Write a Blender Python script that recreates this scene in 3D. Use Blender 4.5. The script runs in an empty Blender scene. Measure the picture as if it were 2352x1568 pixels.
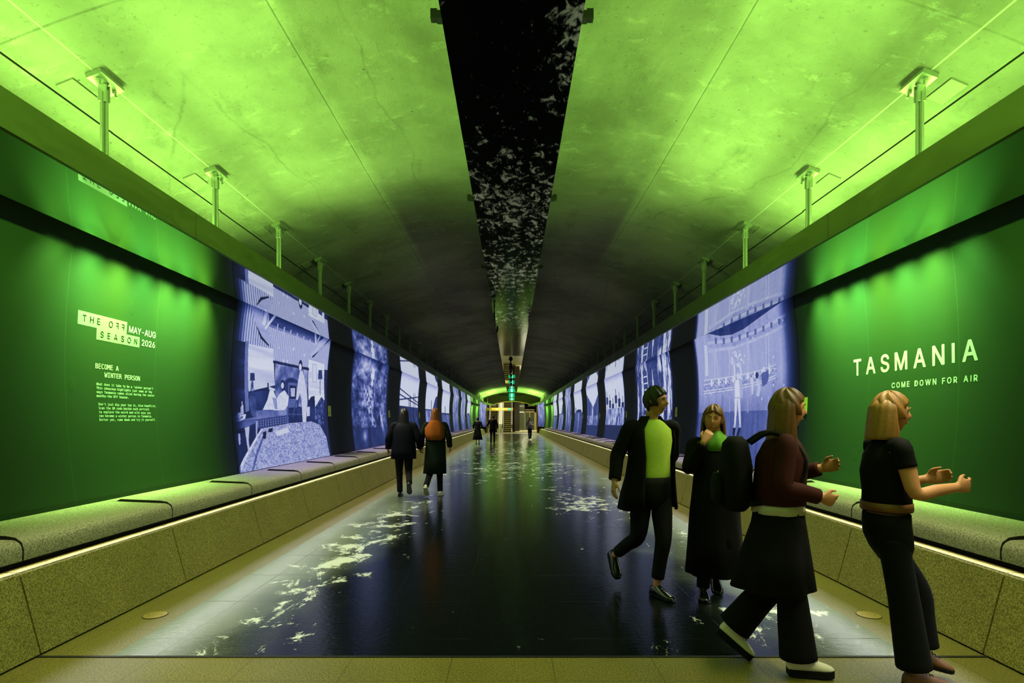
import bpy, bmesh, math, random
import numpy as np
from mathutils import Vector, Matrix

S = bpy.context.scene
COL = S.collection
PI = math.pi
F = 1307.0          # focal length in pixels of the 2352 x 1568 frame
H = 1.5             # camera height


def lin(r, g, b):
    f = lambda c: (c / 255 / 12.92) if c / 255 <= .04045 else ((c / 255 + .055) / 1.055) ** 2.4
    return (f(r), f(g), f(b), 1.0)


# ------------------------------------------------------------------ camera
cd = bpy.data.cameras.new('camera')
cam = bpy.data.objects.new('camera', cd)
COL.objects.link(cam)
cam.location = (0, 0, H)
cam.rotation_euler = (PI / 2, 0, 0)
cd.sensor_width = 36
cd.lens = F * 36 / 2352
cd.shift_y = 180 / 2352
cd.clip_start = .05
cd.clip_end = 300
S.camera = cam

# ------------------------------------------------------------------ world, exposure
w = bpy.data.worlds.new('world')
S.world = w
w.use_nodes = True
w.node_tree.nodes['Background'].inputs[0].default_value = (.25, .3, .12, 1)
w.node_tree.nodes['Background'].inputs[1].default_value = .012
S.view_settings.view_transform = 'Standard'
S.view_settings.look = 'None'
S.view_settings.gamma = 1
S.view_settings.exposure = 0
S.view_settings.use_curve_mapping = False
S.cycles.max_bounces = 7
S.cycles.diffuse_bounces = 4
S.cycles.glossy_bounces = 4
S.cycles.transmission_bounces = 4
S.cycles.sample_clamp_indirect = 4


# ------------------------------------------------------------------ lamps of the tunnel
def area(name, loc, aim, sx, sy, power, color, spread=180):
    """Linear lamp: its long side (sy) runs along the tunnel."""
    ld = bpy.data.lights.new(name, 'AREA')
    ld.shape = 'RECTANGLE'
    ld.size = sx
    ld.size_y = sy
    ld.energy = power
    ld.color = color
    ld.spread = math.radians(spread)
    o = bpy.data.objects.new(name, ld)
    COL.objects.link(o)
    z = -Vector(aim).normalized()
    y = Vector((0, 1, 0))
    y = (y - z * y.dot(z)).normalized()
    if abs(Vector((0, 1, 0)).dot(z)) > .99:
        y = Vector((0, 0, 1))
    x = y.cross(z)
    o.matrix_world = Matrix.Translation(loc) @ Matrix((x, y, z)).transposed().to_4x4()
    return o


UP = (.43, 1.0, .14)
for s in (-1, 1):
    # green uplights lying in the trough on top of each soffit, near bay and far bay:
    # a wide wash for the haunch and a tighter throw across the crown
    area('uplight', (s * 3.30, .9, 3.34), (-s * .5, 0, 1), .10, 12.2, 330, UP, 170)
    area('uplight_throw', (s * 3.05, .9, 3.34), (-s * 1.0, 0, .42), .10, 12.2, 490, UP, 100)
    area('uplight', (s * 2.95, 59.0, 3.34), (-s * .6, 0, 1), .10, 9.0, 380, UP, 170)
    area('uplight_throw', (s * 2.85, 59.0, 3.34), (-s * 1.0, 0, .5), .10, 9.0, 760, UP, 110)
    # green wall washers in the slot between soffit and wall: separate short lamps of slightly different tint
    for k in range(7):
        tint = ((.50, 1.0, .28), (.40, 1.0, .34), (.58, 1.0, .22), (.44, 1.0, .31))[(k * 3 + (s > 0)) % 4]
        pw = (6.0, 17, 19, 15, 19, 17, 11)[k]
        area('wall_washer', (s * 3.53, 4.76 + .37 * k, 3.19), (s * .40, 0, -1), .05, .27, pw * .80, tint, 66)
    area('bench_washer', (s * 3.66, 5.6, 3.19), (s * .02, 0, -1), .03, 3.6, 6.5, (.60, 1.0, .20), 46)
    for k in range(8):
        area('bench_washer', (s * 3.66, 9.8 + 5.8 * k, 3.19), (s * .02, 0, -1), .03, 4.2, 25, (.44, .38, 1.0), 46)
    for y in (53.3, 54.2, 55.1, 58.2, 59.0):
        area('wall_washer', (s * (3.53 - max(0, y - 56) * .085), y, 3.19), (s * .34, 0, -1), .05, .30, 44, (.62, 1.0, .28), 54)
    # light line tucked under the bench lip, and on the lower fascia edge
    area('bench_lip_light', (s * 3.20, 30, .586), (-s * .75, 0, -1), .02, 64, 125, (.93, .93, 1.0), 150)
    area('fascia_light', (s * 2.66, 30, 3.04), (-s * .30, 0, -1), .02, 64, 640, (1.0, .98, .62), 84)
# escalator hall and lift lobby at the far end
area('hall_light', (-1.4, 74, 8.6), (0, 0, -1), 3, 10, 700, (1.0, .93, .62))
area('lobby_light', (2.1, 73, 4.0), (0, 0, -1), 1.6, 5, 300, (1.0, .94, .6))
area('hall_light', (0, 67.6, 3.6), (0, .5, -1), 4, .4, 60, (1.0, .9, .55), 140)
area('added_sign_fill', (-1.4, 60.4, 4.0), (0, 1.2, -.85), 2.4, .1, 34, (1.0, .93, .6), 80)  # added fill with no fitting, brightens the brass sign


# ------------------------------------------------------------------ object helpers
def tag(o, label=None, cat=None, group=None, kind=None):
    for k, v in (('label', label), ('category', cat), ('group', group), ('kind', kind)):
        if v:
            o[k] = v
    return o


def empty(name, loc=(0, 0, 0), rz=0.0):
    o = bpy.data.objects.new(name, None)
    COL.objects.link(o)
    o.location = loc
    o.rotation_euler = (0, 0, rz)
    o.empty_display_size = .1
    return o


class MB:
    def __init__(s):
        s.v = []
        s.f = []

    def add(s, vs, fs):
        n = len(s.v)
        s.v += [tuple(v) for v in vs]
        s.f += [tuple(i + n for i in f) for f in fs]
        return s

    def box(s, x0, x1, y0, y1, z0, z1, M=None):
        vs = [Vector((x, y, z)) for x in (x0, x1) for y in (y0, y1) for z in (z0, z1)]
        if M is not None:
            vs = [M @ v for v in vs]
        return s.add(vs, [(0, 1, 3, 2), (4, 6, 7, 5), (0, 4, 5, 1), (2, 3, 7, 6), (0, 2, 6, 4), (1, 5, 7, 3)])

    def loft(s, rings, caps=True, closed=True):
        n = len(rings[0])
        b = len(s.v)
        for r in rings:
            s.v += [tuple(p) for p in r]
        for i in range(len(rings) - 1):
            for j in range(n if closed else n - 1):
                k = (j + 1) % n
                s.f.append((b + i * n + j, b + i * n + k, b + (i + 1) * n + k, b + (i + 1) * n + j))
        if caps:
            s.f.append(tuple(b + j for j in reversed(range(n))))
            e = b + (len(rings) - 1) * n
            s.f.append(tuple(e + j for j in range(n)))
        return s

    def tube(s, pts, rad, n=12, sub=4, flat=1.0):
        """Tapered tube through pts (Catmull-Rom), radii interpolated."""
        P = [Vector(p) for p in pts]
        R = list(rad)
        Q, RR = [], []
        if len(P) > 2 and sub > 1:
            for i in range(len(P) - 1):
                p0, p1, p2, p3 = P[max(i - 1, 0)], P[i], P[i + 1], P[min(i + 2, len(P) - 1)]
                for k in range(sub):
                    t = k / sub
                    Q.append(.5 * ((2 * p1) + (p2 - p0) * t + (2 * p0 - 5 * p1 + 4 * p2 - p3) * t * t + (3 * p1 - p0 - 3 * p2 + p3) * t ** 3))
                    RR.append(R[i] + (R[i + 1] - R[i]) * t)
            Q.append(P[-1])
            RR.append(R[-1])
        else:
            Q, RR = P, R
        ref = None
        rings = []
        for i, p in enumerate(Q):
            d = (Q[min(i + 1, len(Q) - 1)] - Q[max(i - 1, 0)]).normalized()
            if ref is None:
                ref = Vector((1, 0, 0)) if abs(d.x) < .8 else Vector((0, 1, 0))
            a = (ref - d * ref.dot(d)).normalized()
            ref = a
            b = d.cross(a)
            rings.append([p + (a * math.cos(2 * PI * k / n) + b * flat * math.sin(2 * PI * k / n)) * RR[i] for k in range(n)])
        return s.loft(rings)

    def prism(s, prof, y0, y1, fx=None):
        """Profile of (x, z) points extruded along y."""
        fx = fx or (lambda x, y: x)
        return s.loft([[(fx(x, y), y, z) for x, z in prof] for y in (y0, y1)])

    def disc(s, c, r, h, n=32):
        return s.loft([[(c[0] + r * math.cos(2 * PI * k / n), c[1] + r * math.sin(2 * PI * k / n), c[2] + z) for k in range(n)] for z in (0, h)])

    def ball(s, c, rx, ry, rz, n=12, m=8):
        rings = []
        for i in range(m + 1):
            t = PI * (i + (.02 if i == 0 else -.02 if i == m else 0)) / m
            rings.append([(c[0] + rx * math.sin(t) * math.cos(2 * PI * k / n), c[1] + ry * math.sin(t) * math.sin(2 * PI * k / n), c[2] - rz * math.cos(t)) for k in range(n)])
        return s.loft(rings)

    def build(s, name, mat, parent=None, smooth=False, bevel=0):
        me = bpy.data.meshes.new(name)
        me.from_pydata(s.v, [], s.f)
        bm = bmesh.new()
        bm.from_mesh(me)
        bmesh.ops.recalc_face_normals(bm, faces=bm.faces)
        bm.to_mesh(me)
        bm.free()
        if mat is not None:
            me.materials.append(mat)
        o = bpy.data.objects.new(name, me)
        COL.objects.link(o)
        if parent is not None:
            o.parent = parent
        if smooth:
            for p in me.polygons:
                p.use_smooth = True
        if bevel:
            m = o.modifiers.new('bevel', 'BEVEL')
            m.width = bevel
            m.segments = 2
            m.limit_method = 'ANGLE'
        return o


ORD = ('first second third fourth fifth sixth seventh eighth ninth tenth eleventh twelfth thirteenth fourteenth fifteenth sixteenth '
       'seventeenth eighteenth nineteenth twentieth').split()
TENS = {2: 'twenty', 3: 'thirty', 4: 'forty'}


def ordinal(n):
    if n <= 20:
        return ORD[n - 1]
    t, u = divmod(n, 10)
    return ('thirtieth', 'fortieth')[t - 3] if u == 0 else TENS[t] + '-' + ORD[u - 1]


# ------------------------------------------------------------------ materials
class NT:
    def __init__(s, name):
        s.m = bpy.data.materials.new(name)
        s.m.use_nodes = True
        s.t = s.m.node_tree
        s.b = s.t.nodes['Principled BSDF']

    def n(s, typ, **kw):
        nd = s.t.nodes.new(typ)
        for k, v in kw.items():
            if k.startswith('i_'):
                key = k[2:]
                nd.inputs[int(key) if key.isdigit() else key.replace('_', ' ')].default_value = v
            else:
                setattr(nd, k, v)
        return nd

    def l(s, a, b):
        s.t.links.new(a, b)

    def val(s, x, sock):
        if isinstance(x, (int, float)):
            sock.default_value = x
        elif isinstance(x, tuple):
            sock.default_value = x
        else:
            s.l(x, sock)

    def math(s, op, a, b=0.0, c=0.0, clamp=False):
        nd = s.n('ShaderNodeMath', operation=op, use_clamp=clamp)
        for i, x in enumerate((a, b, c)):
            s.val(x, nd.inputs[i])
        return nd.outputs[0]

    def mix(s, fac, a, b, mode='MIX'):
        nd = s.n('ShaderNodeMix', data_type='RGBA', blend_type=mode)
        s.val(fac, nd.inputs[0])
        s.val(a, nd.inputs[6])
        s.val(b, nd.inputs[7])
        return nd.outputs[2]

    def step(s, x, lo, hi, a=0.0, b=1.0):
        nd = s.n('ShaderNodeMapRange', interpolation_type='SMOOTHSTEP')
        for i, v in enumerate((x, lo, hi, a, b)):
            s.val(v, nd.inputs[i])
        return nd.outputs[0]

    def pos(s):
        g = s.n('ShaderNodeTexCoord')
        return g.outputs['Object']

    def xyz(s, v):
        nd = s.n('ShaderNodeSeparateXYZ')
        s.l(v, nd.inputs[0])
        return nd.outputs

    def scale(s, v, sc, loc=(0, 0, 0)):
        nd = s.n('ShaderNodeMapping')
        s.l(v, nd.inputs[0])
        nd.inputs['Scale'].default_value = sc
        nd.inputs['Location'].default_value = loc
        return nd.outputs[0]

    def noise(s, v, sc, det=4, rough=.55, dist=0.0):
        nd = s.n('ShaderNodeTexNoise')
        s.l(v, nd.inputs['Vector'])
        nd.inputs['Scale'].default_value = sc
        nd.inputs['Detail'].default_value = det
        nd.inputs['Roughness'].default_value = rough
        nd.inputs['Distortion'].default_value = dist
        return nd.outputs['Fac']

    def voro(s, v, sc, feature='F1'):
        nd = s.n('ShaderNodeTexVoronoi', feature=feature)
        s.l(v, nd.inputs['Vector'])
        nd.inputs['Scale'].default_value = sc
        return nd.outputs['Distance']

    def bump(s, h, strength=.3, dist=.01):
        nd = s.n('ShaderNodeBump')
        nd.inputs['Strength'].default_value = strength
        nd.inputs['Distance'].default_value = dist
        s.l(h, nd.inputs['Height'])
        s.l(nd.outputs[0], s.b.inputs['Normal'])

    def set(s, color=None, rough=None, metal=None, spec=None):
        for k, v in (('Base Color', color), ('Roughness', rough), ('Metallic', metal), ('Specular IOR Level', spec)):
            if v is not None:
                s.val(v, s.b.inputs[k])
        return s


def plain(name, rgb, rough=.6, metal=0.0, spec=.4, var=.12, sc=30):
    t = NT(name)
    c = lin(*rgb)
    nz = t.noise(t.pos(), sc, 3)
    d = tuple(x * (1 - var) for x in c[:3]) + (1,)
    u = tuple(min(1, x * (1 + var)) for x in c[:3]) + (1,)
    t.set(t.mix(nz, d, u), rough, metal, spec)
    return t.m


def glow(name, rgb, strength):
    t = NT(name)
    t.set(lin(20, 20, 20), .4)
    t.b.inputs['Emission Color'].default_value = lin(*rgb)
    t.b.inputs['Emission Strength'].default_value = strength
    return t.m


M = {}

# concrete vault
t = NT('vault_concrete')
p = t.pos()
big = t.noise(p, .5, 7, .62, .2)
mid = t.noise(t.scale(p, (1.2, .45, 1)), 2.4, 9, .72, .15)
fine = t.noise(p, 60, 3, .7)
col = t.mix(t.step(big, .3, .72), lin(86, 84, 75), lin(126, 124, 113))
col = t.mix(t.step(mid, .52, .74, 0, .55), col, lin(66, 66, 57))
pale = t.noise(t.scale(p, (.9, 1.3, 1), (7, 3, 1)), 3.1, 9, .74, .3)
col = t.mix(t.step(pale, .54, .72, 0, .6), col, lin(150, 148, 136))
speck = t.noise(p, 26, 3, .8)
col = t.mix(t.step(speck, .58, .72, 0, .45), col, lin(58, 58, 50))
X = t.xyz(p)
# curved tide lines left by old water
ring = t.voro(t.scale(p, (.22, .12, .1), (.35, .62, 0)), 1.0, 'DISTANCE_TO_EDGE')
wob = t.math('ADD', ring, t.math('MULTIPLY', t.noise(p, .9, 7, .5), .10))
edge = t.step(t.math('ABSOLUTE', t.math('SUBTRACT', wob, .16)), .0, .004, 1, 0)
col = t.mix(t.math('MULTIPLY', edge, t.step(mid, .4, .6, .1, .55)), col, lin(80, 80, 70))
# shutter joints along and across the vault, pin holes
jy = t.math('PINGPONG', t.math('ADD', X['Y'], 1.1), 2.4)
jl = t.step(jy, .004, .012, 1, 0)
jx = t.step(t.math('ABSOLUTE', t.math('SUBTRACT', t.math('ABSOLUTE', X['X']), 1.72)), .003, .010, 1, 0)
jt = t.math('MAXIMUM', jl, jx)
col = t.mix(t.math('MULTIPLY', jt, t.step(mid, .35, .6, .15, .65)), col, lin(70, 70, 60))
holes = t.step(t.voro(p, 2.9), .022, .034, 1, 0)
col = t.mix(t.math('MULTIPLY', holes, .8), col, lin(45, 45, 40))
# light on a slope kink painted as a pale line at the hangers
ar = t.step(t.math('ABSOLUTE', t.math('SUBTRACT', t.math('ABSOLUTE', X['X']), 3.06)), .003, .009, .20, 0)
col = t.mix(ar, col, lin(225, 225, 215))
t.set(col, .8, 0, .25)
hh = t.math('ADD', t.math('MULTIPLY', fine, .35), t.math('ADD', mid, t.math('MULTIPLY', t.math('ADD', jt, holes), -1.2)))
t.bump(hh, .35, .012)
M['vault'] = t.m

# granite for bench blocks, plinth and floor border
def granite(name, a, b, rough, c=None, spec=.35):
    t = NT(name)
    p = t.pos()
    n1 = t.noise(p, 95, 4, .8)
    n2 = t.noise(p, 2.0, 3, .6)
    col = t.mix(t.step(n1, .41, .59), lin(*a), lin(*b))
    col = t.mix(t.step(n2, .3, .7, 0, .25), col, lin(*a))
    t.set(col, rough, 0, spec)
    t.bump(n1, .12, .003)
    return t


M['bench'] = granite('bench_granite', (116, 110, 88), (190, 182, 150), .75).m
M['plinth'] = granite('plinth_granite', (96, 92, 30), (172, 162, 84), .62).m
t = granite('floor_granite', (78, 74, 20), (136, 128, 62), .36)
X = t.xyz(t.pos())
fx = t.math('ABSOLUTE', t.math('SUBTRACT', t.math('FRACT', t.math('DIVIDE', t.math('SUBTRACT', X['X'], .25 - .3135), .627)), .5))
fy = t.math('ABSOLUTE', t.math('SUBTRACT', t.math('FRACT', t.math('DIVIDE', t.math('SUBTRACT', X['Y'], 3.27 - .4), .8)), .5))
j = t.math('MAXIMUM', t.step(fx, .0025, .005, 1, 0), t.step(fy, .002, .004, 1, 0))
old = t.b.inputs['Base Color'].links[0].from_socket
t.l(t.mix(t.math('MULTIPLY', j, .8), old, lin(60, 52, 32)), t.b.inputs['Base Color'])
M['floor'] = t.m

# printed floor film: dark water, paler shallows and foam near the sides
t = NT('floor_print')
p = t.pos()
X = t.xyz(p)
ax = t.math('ABSOLUTE', X['X'])
big = t.noise(p, .42, 4, .55, .4)
shal = t.step(t.math('ADD', ax, t.math('MULTIPLY', t.math('SUBTRACT', big, .5), 1.8)), 1.35, 2.5)
f1 = t.noise(t.scale(p, (1.15, .8, 1)), 2.7, 11, .74, .7)
f2 = t.noise(t.scale(p, (1.0, 1.0, 1)), 7.0, 6, .7, .8)
def gauss(cx, cy, sx, sy):
    a = t.math('POWER', t.math('DIVIDE', t.math('SUBTRACT', X['X'], cx), sx), 2.0)
    b = t.math('POWER', t.math('DIVIDE', t.math('SUBTRACT', X['Y'], cy), sy), 2.0)
    return t.math('EXPONENT', t.math('MULTIPLY', t.math('ADD', a, b), -1.0))
patch = gauss(1.35, 10.2, .8, 1.9)
for g in ((1.9, 4.2, .75, .75, .8), (-1.75, 6.3, .5, 3.2, .75), (-1.6, 4.3, .5, .6, .1), (-1.9, 9, .5, 3, .6), (.2, 18, 2.6, 5, .9), (.0, 27, 2.6, 4, .9),
          (0, 38, 3, 6, .8), (2.2, 6.9, .4, 1.2, .55)):
    patch = t.math('ADD', patch, t.math('MULTIPLY', gauss(*g[:4]), g[4]))
patch = t.math('MINIMUM', patch, 1.0)
thr = t.math('SUBTRACT', .655, t.math('MULTIPLY', patch, .17))
foam = t.step(t.math('ADD', f1, t.math('MULTIPLY', t.math('SUBTRACT', f2, .5), .22)), thr, t.math('ADD', thr, .07))
col = t.mix(shal, lin(9, 14, 11), lin(118, 130, 110))
col = t.mix(t.math('MULTIPLY', foam, .8), col, lin(228, 234, 222))
jy = t.step(t.math('PINGPONG', t.math('ADD', X['Y'], .1), .4), .003, .007, 1, 0)
fx = t.math('ABSOLUTE', t.math('SUBTRACT', t.math('FRACT', t.math('DIVIDE', t.math('SUBTRACT', X['X'], .25 - .3135), .627)), .5))
jx = t.step(fx, .002, .005, 1, 0)
jj = t.math('MULTIPLY', t.math('MAXIMUM', jy, jx), t.step(t.noise(p, 1.1, 3), .42, .62, .1, .7))
col = t.mix(jj, col, lin(8, 10, 10))
scr = t.noise(t.scale(p, (1.5, 26, 1)), 3, 4, .7)
t.set(col, t.step(scr, .3, .75, .12, .24), 0, .28)
wv = t.noise(t.scale(p, (1, 1.6, 1)), 26, 3, .5)
t.bump(t.math('SUBTRACT', t.math('ADD', wv, t.math('MULTIPLY', scr, .3)), t.math('MULTIPLY', jj, 1.5)), .20, .006)
M['film'] = t.m

# wall covering: a continuous printed vinyl, green in the title bays and near-black elsewhere
t = NT('wall_vinyl')
p = t.pos()
X = t.xyz(p)
g1 = t.step(X['Y'], 7.15, 7.75, 1, 0)
g2 = t.math('MULTIPLY', t.step(X['Y'], 52.4, 52.9), t.step(X['Y'], 62.2, 62.6, 1, 0))
gz = t.math('MAXIMUM', g1, g2)
wv = t.noise(t.scale(p, (1, 1, 6)), 90, 2, .6)
gcol = t.mix(wv, lin(30, 54, 20), lin(38, 66, 27))
dcol = t.mix(wv, lin(24, 32, 38), lin(34, 42, 48))
col = t.mix(gz, dcol, gcol)
seam = t.step(t.math('PINGPONG', t.math('ADD', X['Y'], .06), .62), .002, .005, 1, 0)
col = t.mix(t.math('MULTIPLY', seam, .05), col, lin(120, 190, 90))
bub = t.step(t.voro(t.scale(p, (1, 1, .55)), 1.9), .055, .08, 1, 0)
t.set(col, .62, 0, .22)
t.bump(t.math('ADD', t.math('MULTIPLY', wv, .15), t.math('ADD', t.math('MULTIPLY', seam, .15), t.math('MULTIPLY', bub, 1.0))), .28, .006)
M['wall'] = t.m

t = NT('fascia_metal')
nz = t.noise(t.scale(t.pos(), (1, .3, 1)), 3, 6, .7, 1)
t.set(t.mix(nz, lin(58, 63, 25), lin(80, 86, 38)), t.step(nz, .3, .7, .34, .5), .25, .4)
M['fascia'] = t.m
t = NT('soffit_mirror')
t.set(lin(222, 226, 222), .015, 1.0, .5)
M['mirror'] = t.m
t = NT('black_gloss_ceiling')
t.set(lin(106, 112, 108), .02, 1.0, .5)
M['gloss'] = t.m
M['galv'] = plain('galvanised_steel', (150, 154, 140), .42, .7, .5)
M['darksteel'] = plain('dark_steel', (38, 38, 36), .5, .4, .4)
M['black'] = plain('black_plastic', (16, 16, 16), .45, 0, .4)
M['recess'] = plain('recess_black', (10, 10, 10), .8, 0, .1)
M['brass'] = plain('brass_sheet', (206, 164, 60), .45, .1, .4)
M['champagne'] = plain('champagne_metal', (196, 178, 112), .4, .25, .5)
M['disc'] = plain('brass_disc', (188, 168, 92), .35, .6, .5)
M['fin'] = plain('bronze_fin', (40, 34, 24), .45, .5, .4)
M['bulk'] = plain('end_wall_concrete', (56, 48, 30), .8, 0, .2)
M['hallwall'] = plain('hall_bronze_panel', (112, 98, 52), .5, .3, .4)
M['halldark'] = plain('hall_dark_panel', (52, 46, 26), .5, .2, .4)
M['white'] = plain('balustrade_white', (225, 222, 190), .4, 0, .4)
M['tread'] = plain('escalator_tread', (52, 46, 24), .6, .4, .4)
M['riser'] = plain('escalator_riser_edge', (150, 140, 72), .5, .3, .4)
M['rubber'] = plain('handrail_rubber', (24, 24, 22), .5)
t = NT('lift_glass')
t.set(lin(150, 160, 130), .05, 0, .6)
t.b.inputs['Transmission Weight'].default_value = .7
M['glass'] = t.m
M['letter'] = plain('white_print_dimmed', (124, 148, 120), .7, 0, .2, .02)  # white print toned down where the washers hit hardest
M['letterbright'] = plain('white_print_brighter', (180, 212, 176), .7, 0, .2, .02)  # paler copy of the white print, making up for weaker light lower down
M['letterdark'] = plain('green_print', (12, 40, 8), .7, 0, .2, .02)
M['plaque'] = plain('caption_plate', (196, 214, 70), .55, 0, .3, .05)
M['plaqueink'] = plain('caption_ink', (40, 60, 20), .6)
M['exitgreen'] = glow('exit_sign_green', (10, 196, 120), 1.0)
M['exitwhite'] = glow('exit_sign_white', (190, 255, 240), 1.4)
M['teal'] = glow('teal_sign_lamp', (40, 240, 205), 1.2)
M['lamp'] = glow('ceiling_lamp', (255, 240, 190), 3.0)
M['screenblue'] = glow('lift_panel_light', (60, 160, 190), .8)

# ------------------------------------------------------------------ tunnel geometry
Y0, Y1 = -6.0, 66.0
ZS = 3.047                     # underside of the soffit


def taper(y):
    return max(0.0, (y - 56) * .085)


def wallx(z, y=0.0):
    return 3.85 - .066 * (max(z, .80) - 2.0) ** 2 - taper(y)


def wall_at(off, z):
    """Depth at which the wall shows off pixels beside the vanishing point at height z."""
    y = 3.85 * F / off
    for _ in range(20):
        y = .5 * y + .5 * wallx(z, y) * F / off
    return y


ys_run = [Y0, 56.0, Y1]
zs = [.70, .80] + [.80 + (i + 1) * (3.24 - .80) / 20 for i in range(20)]
for s, nm in ((-1, 'left'), (1, 'right')):
    mb = MB()
    rings = []
    for y in ys_run:
        prof = [(s * wallx(z, y), y, z) for z in zs]
        prof += [(s * (4.05 - taper(y)), y, zs[-1]), (s * (4.05 - taper(y)), y, zs[0])]
        rings.append(prof)
    mb.loft(rings)
    tag(mb.build('wall_' + nm, M['wall'], smooth=False), 'curved %s wall covered in dark and green printed vinyl' % nm, 'wall', None, 'structure')
    # soffit box: mirror underside, metal fascia, closed slot over the wall washers
    mb = MB()
    mb.loft([[(s * (x - taper(y)), y, z) for x, z in ((2.72, ZS), (3.51, ZS), (3.51, ZS + .03), (2.72, ZS + .03))] for y in ys_run])
    tag(mb.build('ceiling_soffit_' + nm, M['mirror']), 'mirror-polished soffit panel along the top of the %s wall' % nm, 'soffit', None, 'structure')
    mb = MB()
    yy = [Y0, .34, 4.84, 7.8]
    while yy[-1] < 56:
        yy.append(yy[-1] + 2.96)
    yy = [v for v in yy if v < 65] + [Y1]
    for a, b in zip(yy[:-1], yy[1:]):
        a2 = a + .006
        mb.loft([[(s * (x - taper(y)), y, z) for x, z in ((2.69, ZS - .003), (2.72, ZS - .003), (2.72, ZS + .03), (2.72, 3.26), (2.69, 3.26))] for y in (a2, b)])
    mb.loft([[(s * (x - taper(y)), y, z) for x, z in ((2.72, 3.23), (3.92, 3.23), (3.92, 3.26), (2.72, 3.26))] for y in ys_run])  # unseen lid of the box, run on to the wall to block uplight
    tag(mb.build('trim_%d' % (1 if s < 0 else 2), M['fascia']), 'dark metal fascia along the edge of the %s soffit' % nm, 'fascia', None, 'structure')

# vault
RV, ZC = 8.5, 4.62


def vz(x):
    return ZC - RV + math.sqrt(RV * RV - x * x)


mb = MB()
xs = [-3.98 + i * 7.96 / 48 for i in range(49)]
slot = 3.375
rings = []
inner = []
for x in xs:
    inner.append((x, vz(x)))
for y in (Y0, Y1):
    rings.append([(x, y, z) for x, z in inner] + [(3.98, y, 5.2), (-3.98, y, 5.2)])
mb.loft(rings)
o = mb.build('ceiling', M['vault'], smooth=False)
for pl in o.data.polygons:
    pl.use_smooth = True
o.modifiers.new('edges', 'EDGE_SPLIT').split_angle = math.radians(30)
tag(o, 'barrel-vaulted concrete tunnel ceiling', 'ceiling', None, 'structure')
# dark movement joint along each side of the vault
for s in (-1, 1):
    mb = MB()
    for k in range(40):
        dx = .012 * math.sin(k * 1.9) + (.012 if k % 3 == 0 else 0)
        a = s * (slot + dx)
        mb.loft([[(a - .007, y, vz(a) + .01), (a + .007, y, vz(a) + .01), (a + .007, y, vz(a) - .004), (a - .007, y, vz(a) - .004)] for y in (Y0 + k * 1.8, Y0 + k * 1.8 + 1.8)])
    tag(mb.build('trim_%d' % (3 if s < 0 else 4), M['recess']), 'dark joint line along the %s haunch of the vault' % ('left' if s < 0 else 'right'), 'joint', None, 'structure')
# side closure between vault and soffit
for s, nm in ((-1, 'left'), (1, 'right')):
    mb = MB().box(min(s * 3.9, s * 4.1), max(s * 3.9, s * 4.1), Y0, Y1, 3.24, 4.2)
    tag(mb.build('wall_upper_' + nm, M['vault']), 'concrete haunch above the %s soffit' % nm, 'wall', None, 'structure')

# floor, film, brass strip
tag(MB().box(-4.1, 4.1, Y0, 66.2, -.2, 0).build('floor', M['floor']), 'beige granite tile floor of the tunnel', 'floor', None, 'structure')
tag(MB().box(-2.54, 2.54, 3.615, 61.0, 0, .003).build('floor_film', M['film']), 'printed dark sea and foam film on the tunnel floor', 'floor', None, 'structure')
tag(MB().box(-3.0, 3.0, 3.590, 3.612, 0, .005).build('trim_5', M['darksteel']), 'dark metal strip across the floor at the edge of the film', 'floor strip', None, 'structure')

# plinth (kerb) of leaning granite slabs, with open joints
for s, nm in ((-1, 'left'), (1, 'right')):
    mb = MB()
    yj = 3.624 - 1.62 * 6
    while yj < 64:
        a, b = yj + .0065, min(yj + 1.62, 64.2) - .0065
        if b - a > .1:
            prof = [(3.0, .012), (3.135, .513), (3.150, .527), (3.62, .527), (3.62, .012)]
            mb.loft([[(s * x, y, z) for x, z in prof] for y in (a, b)])
        yj += 1.62
    tag(mb.build('baseboard_' + nm, M['plinth']), 'leaning granite plinth along the foot of the %s wall' % nm, 'plinth', None, 'structure')
    mb = MB()
    mb.loft([[(s * x, y, z) for x, z in ((3.02, 0), (3.60, 0), (3.60, .515), (3.15, .515))] for y in (Y0, 64.1)])
    mb.box(min(s * 3.26, s * 3.75), max(s * 3.26, s * 3.75), Y0, 55.9, .527, .62)
    tag(mb.build('trim_%d' % (6 if s < 0 else 7), M['recess']), 'black recess between plinth and bench on the %s' % nm, 'recess', None, 'structure')

# ------------------------------------------------------------------ bench blocks with divider fins
def bench_profile():
    pr = [(3.125, .60), (3.122, .66)]
    for i in range(7):
        a = PI / 2 * i / 6
        pr.append((3.195 - .07 * math.cos(a) - 0, .672 + .062 * math.sin(a)))
    pr += [(3.40, .742), (3.752, .756), (3.752, .60)]
    return pr


BP = bench_profile()


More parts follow.
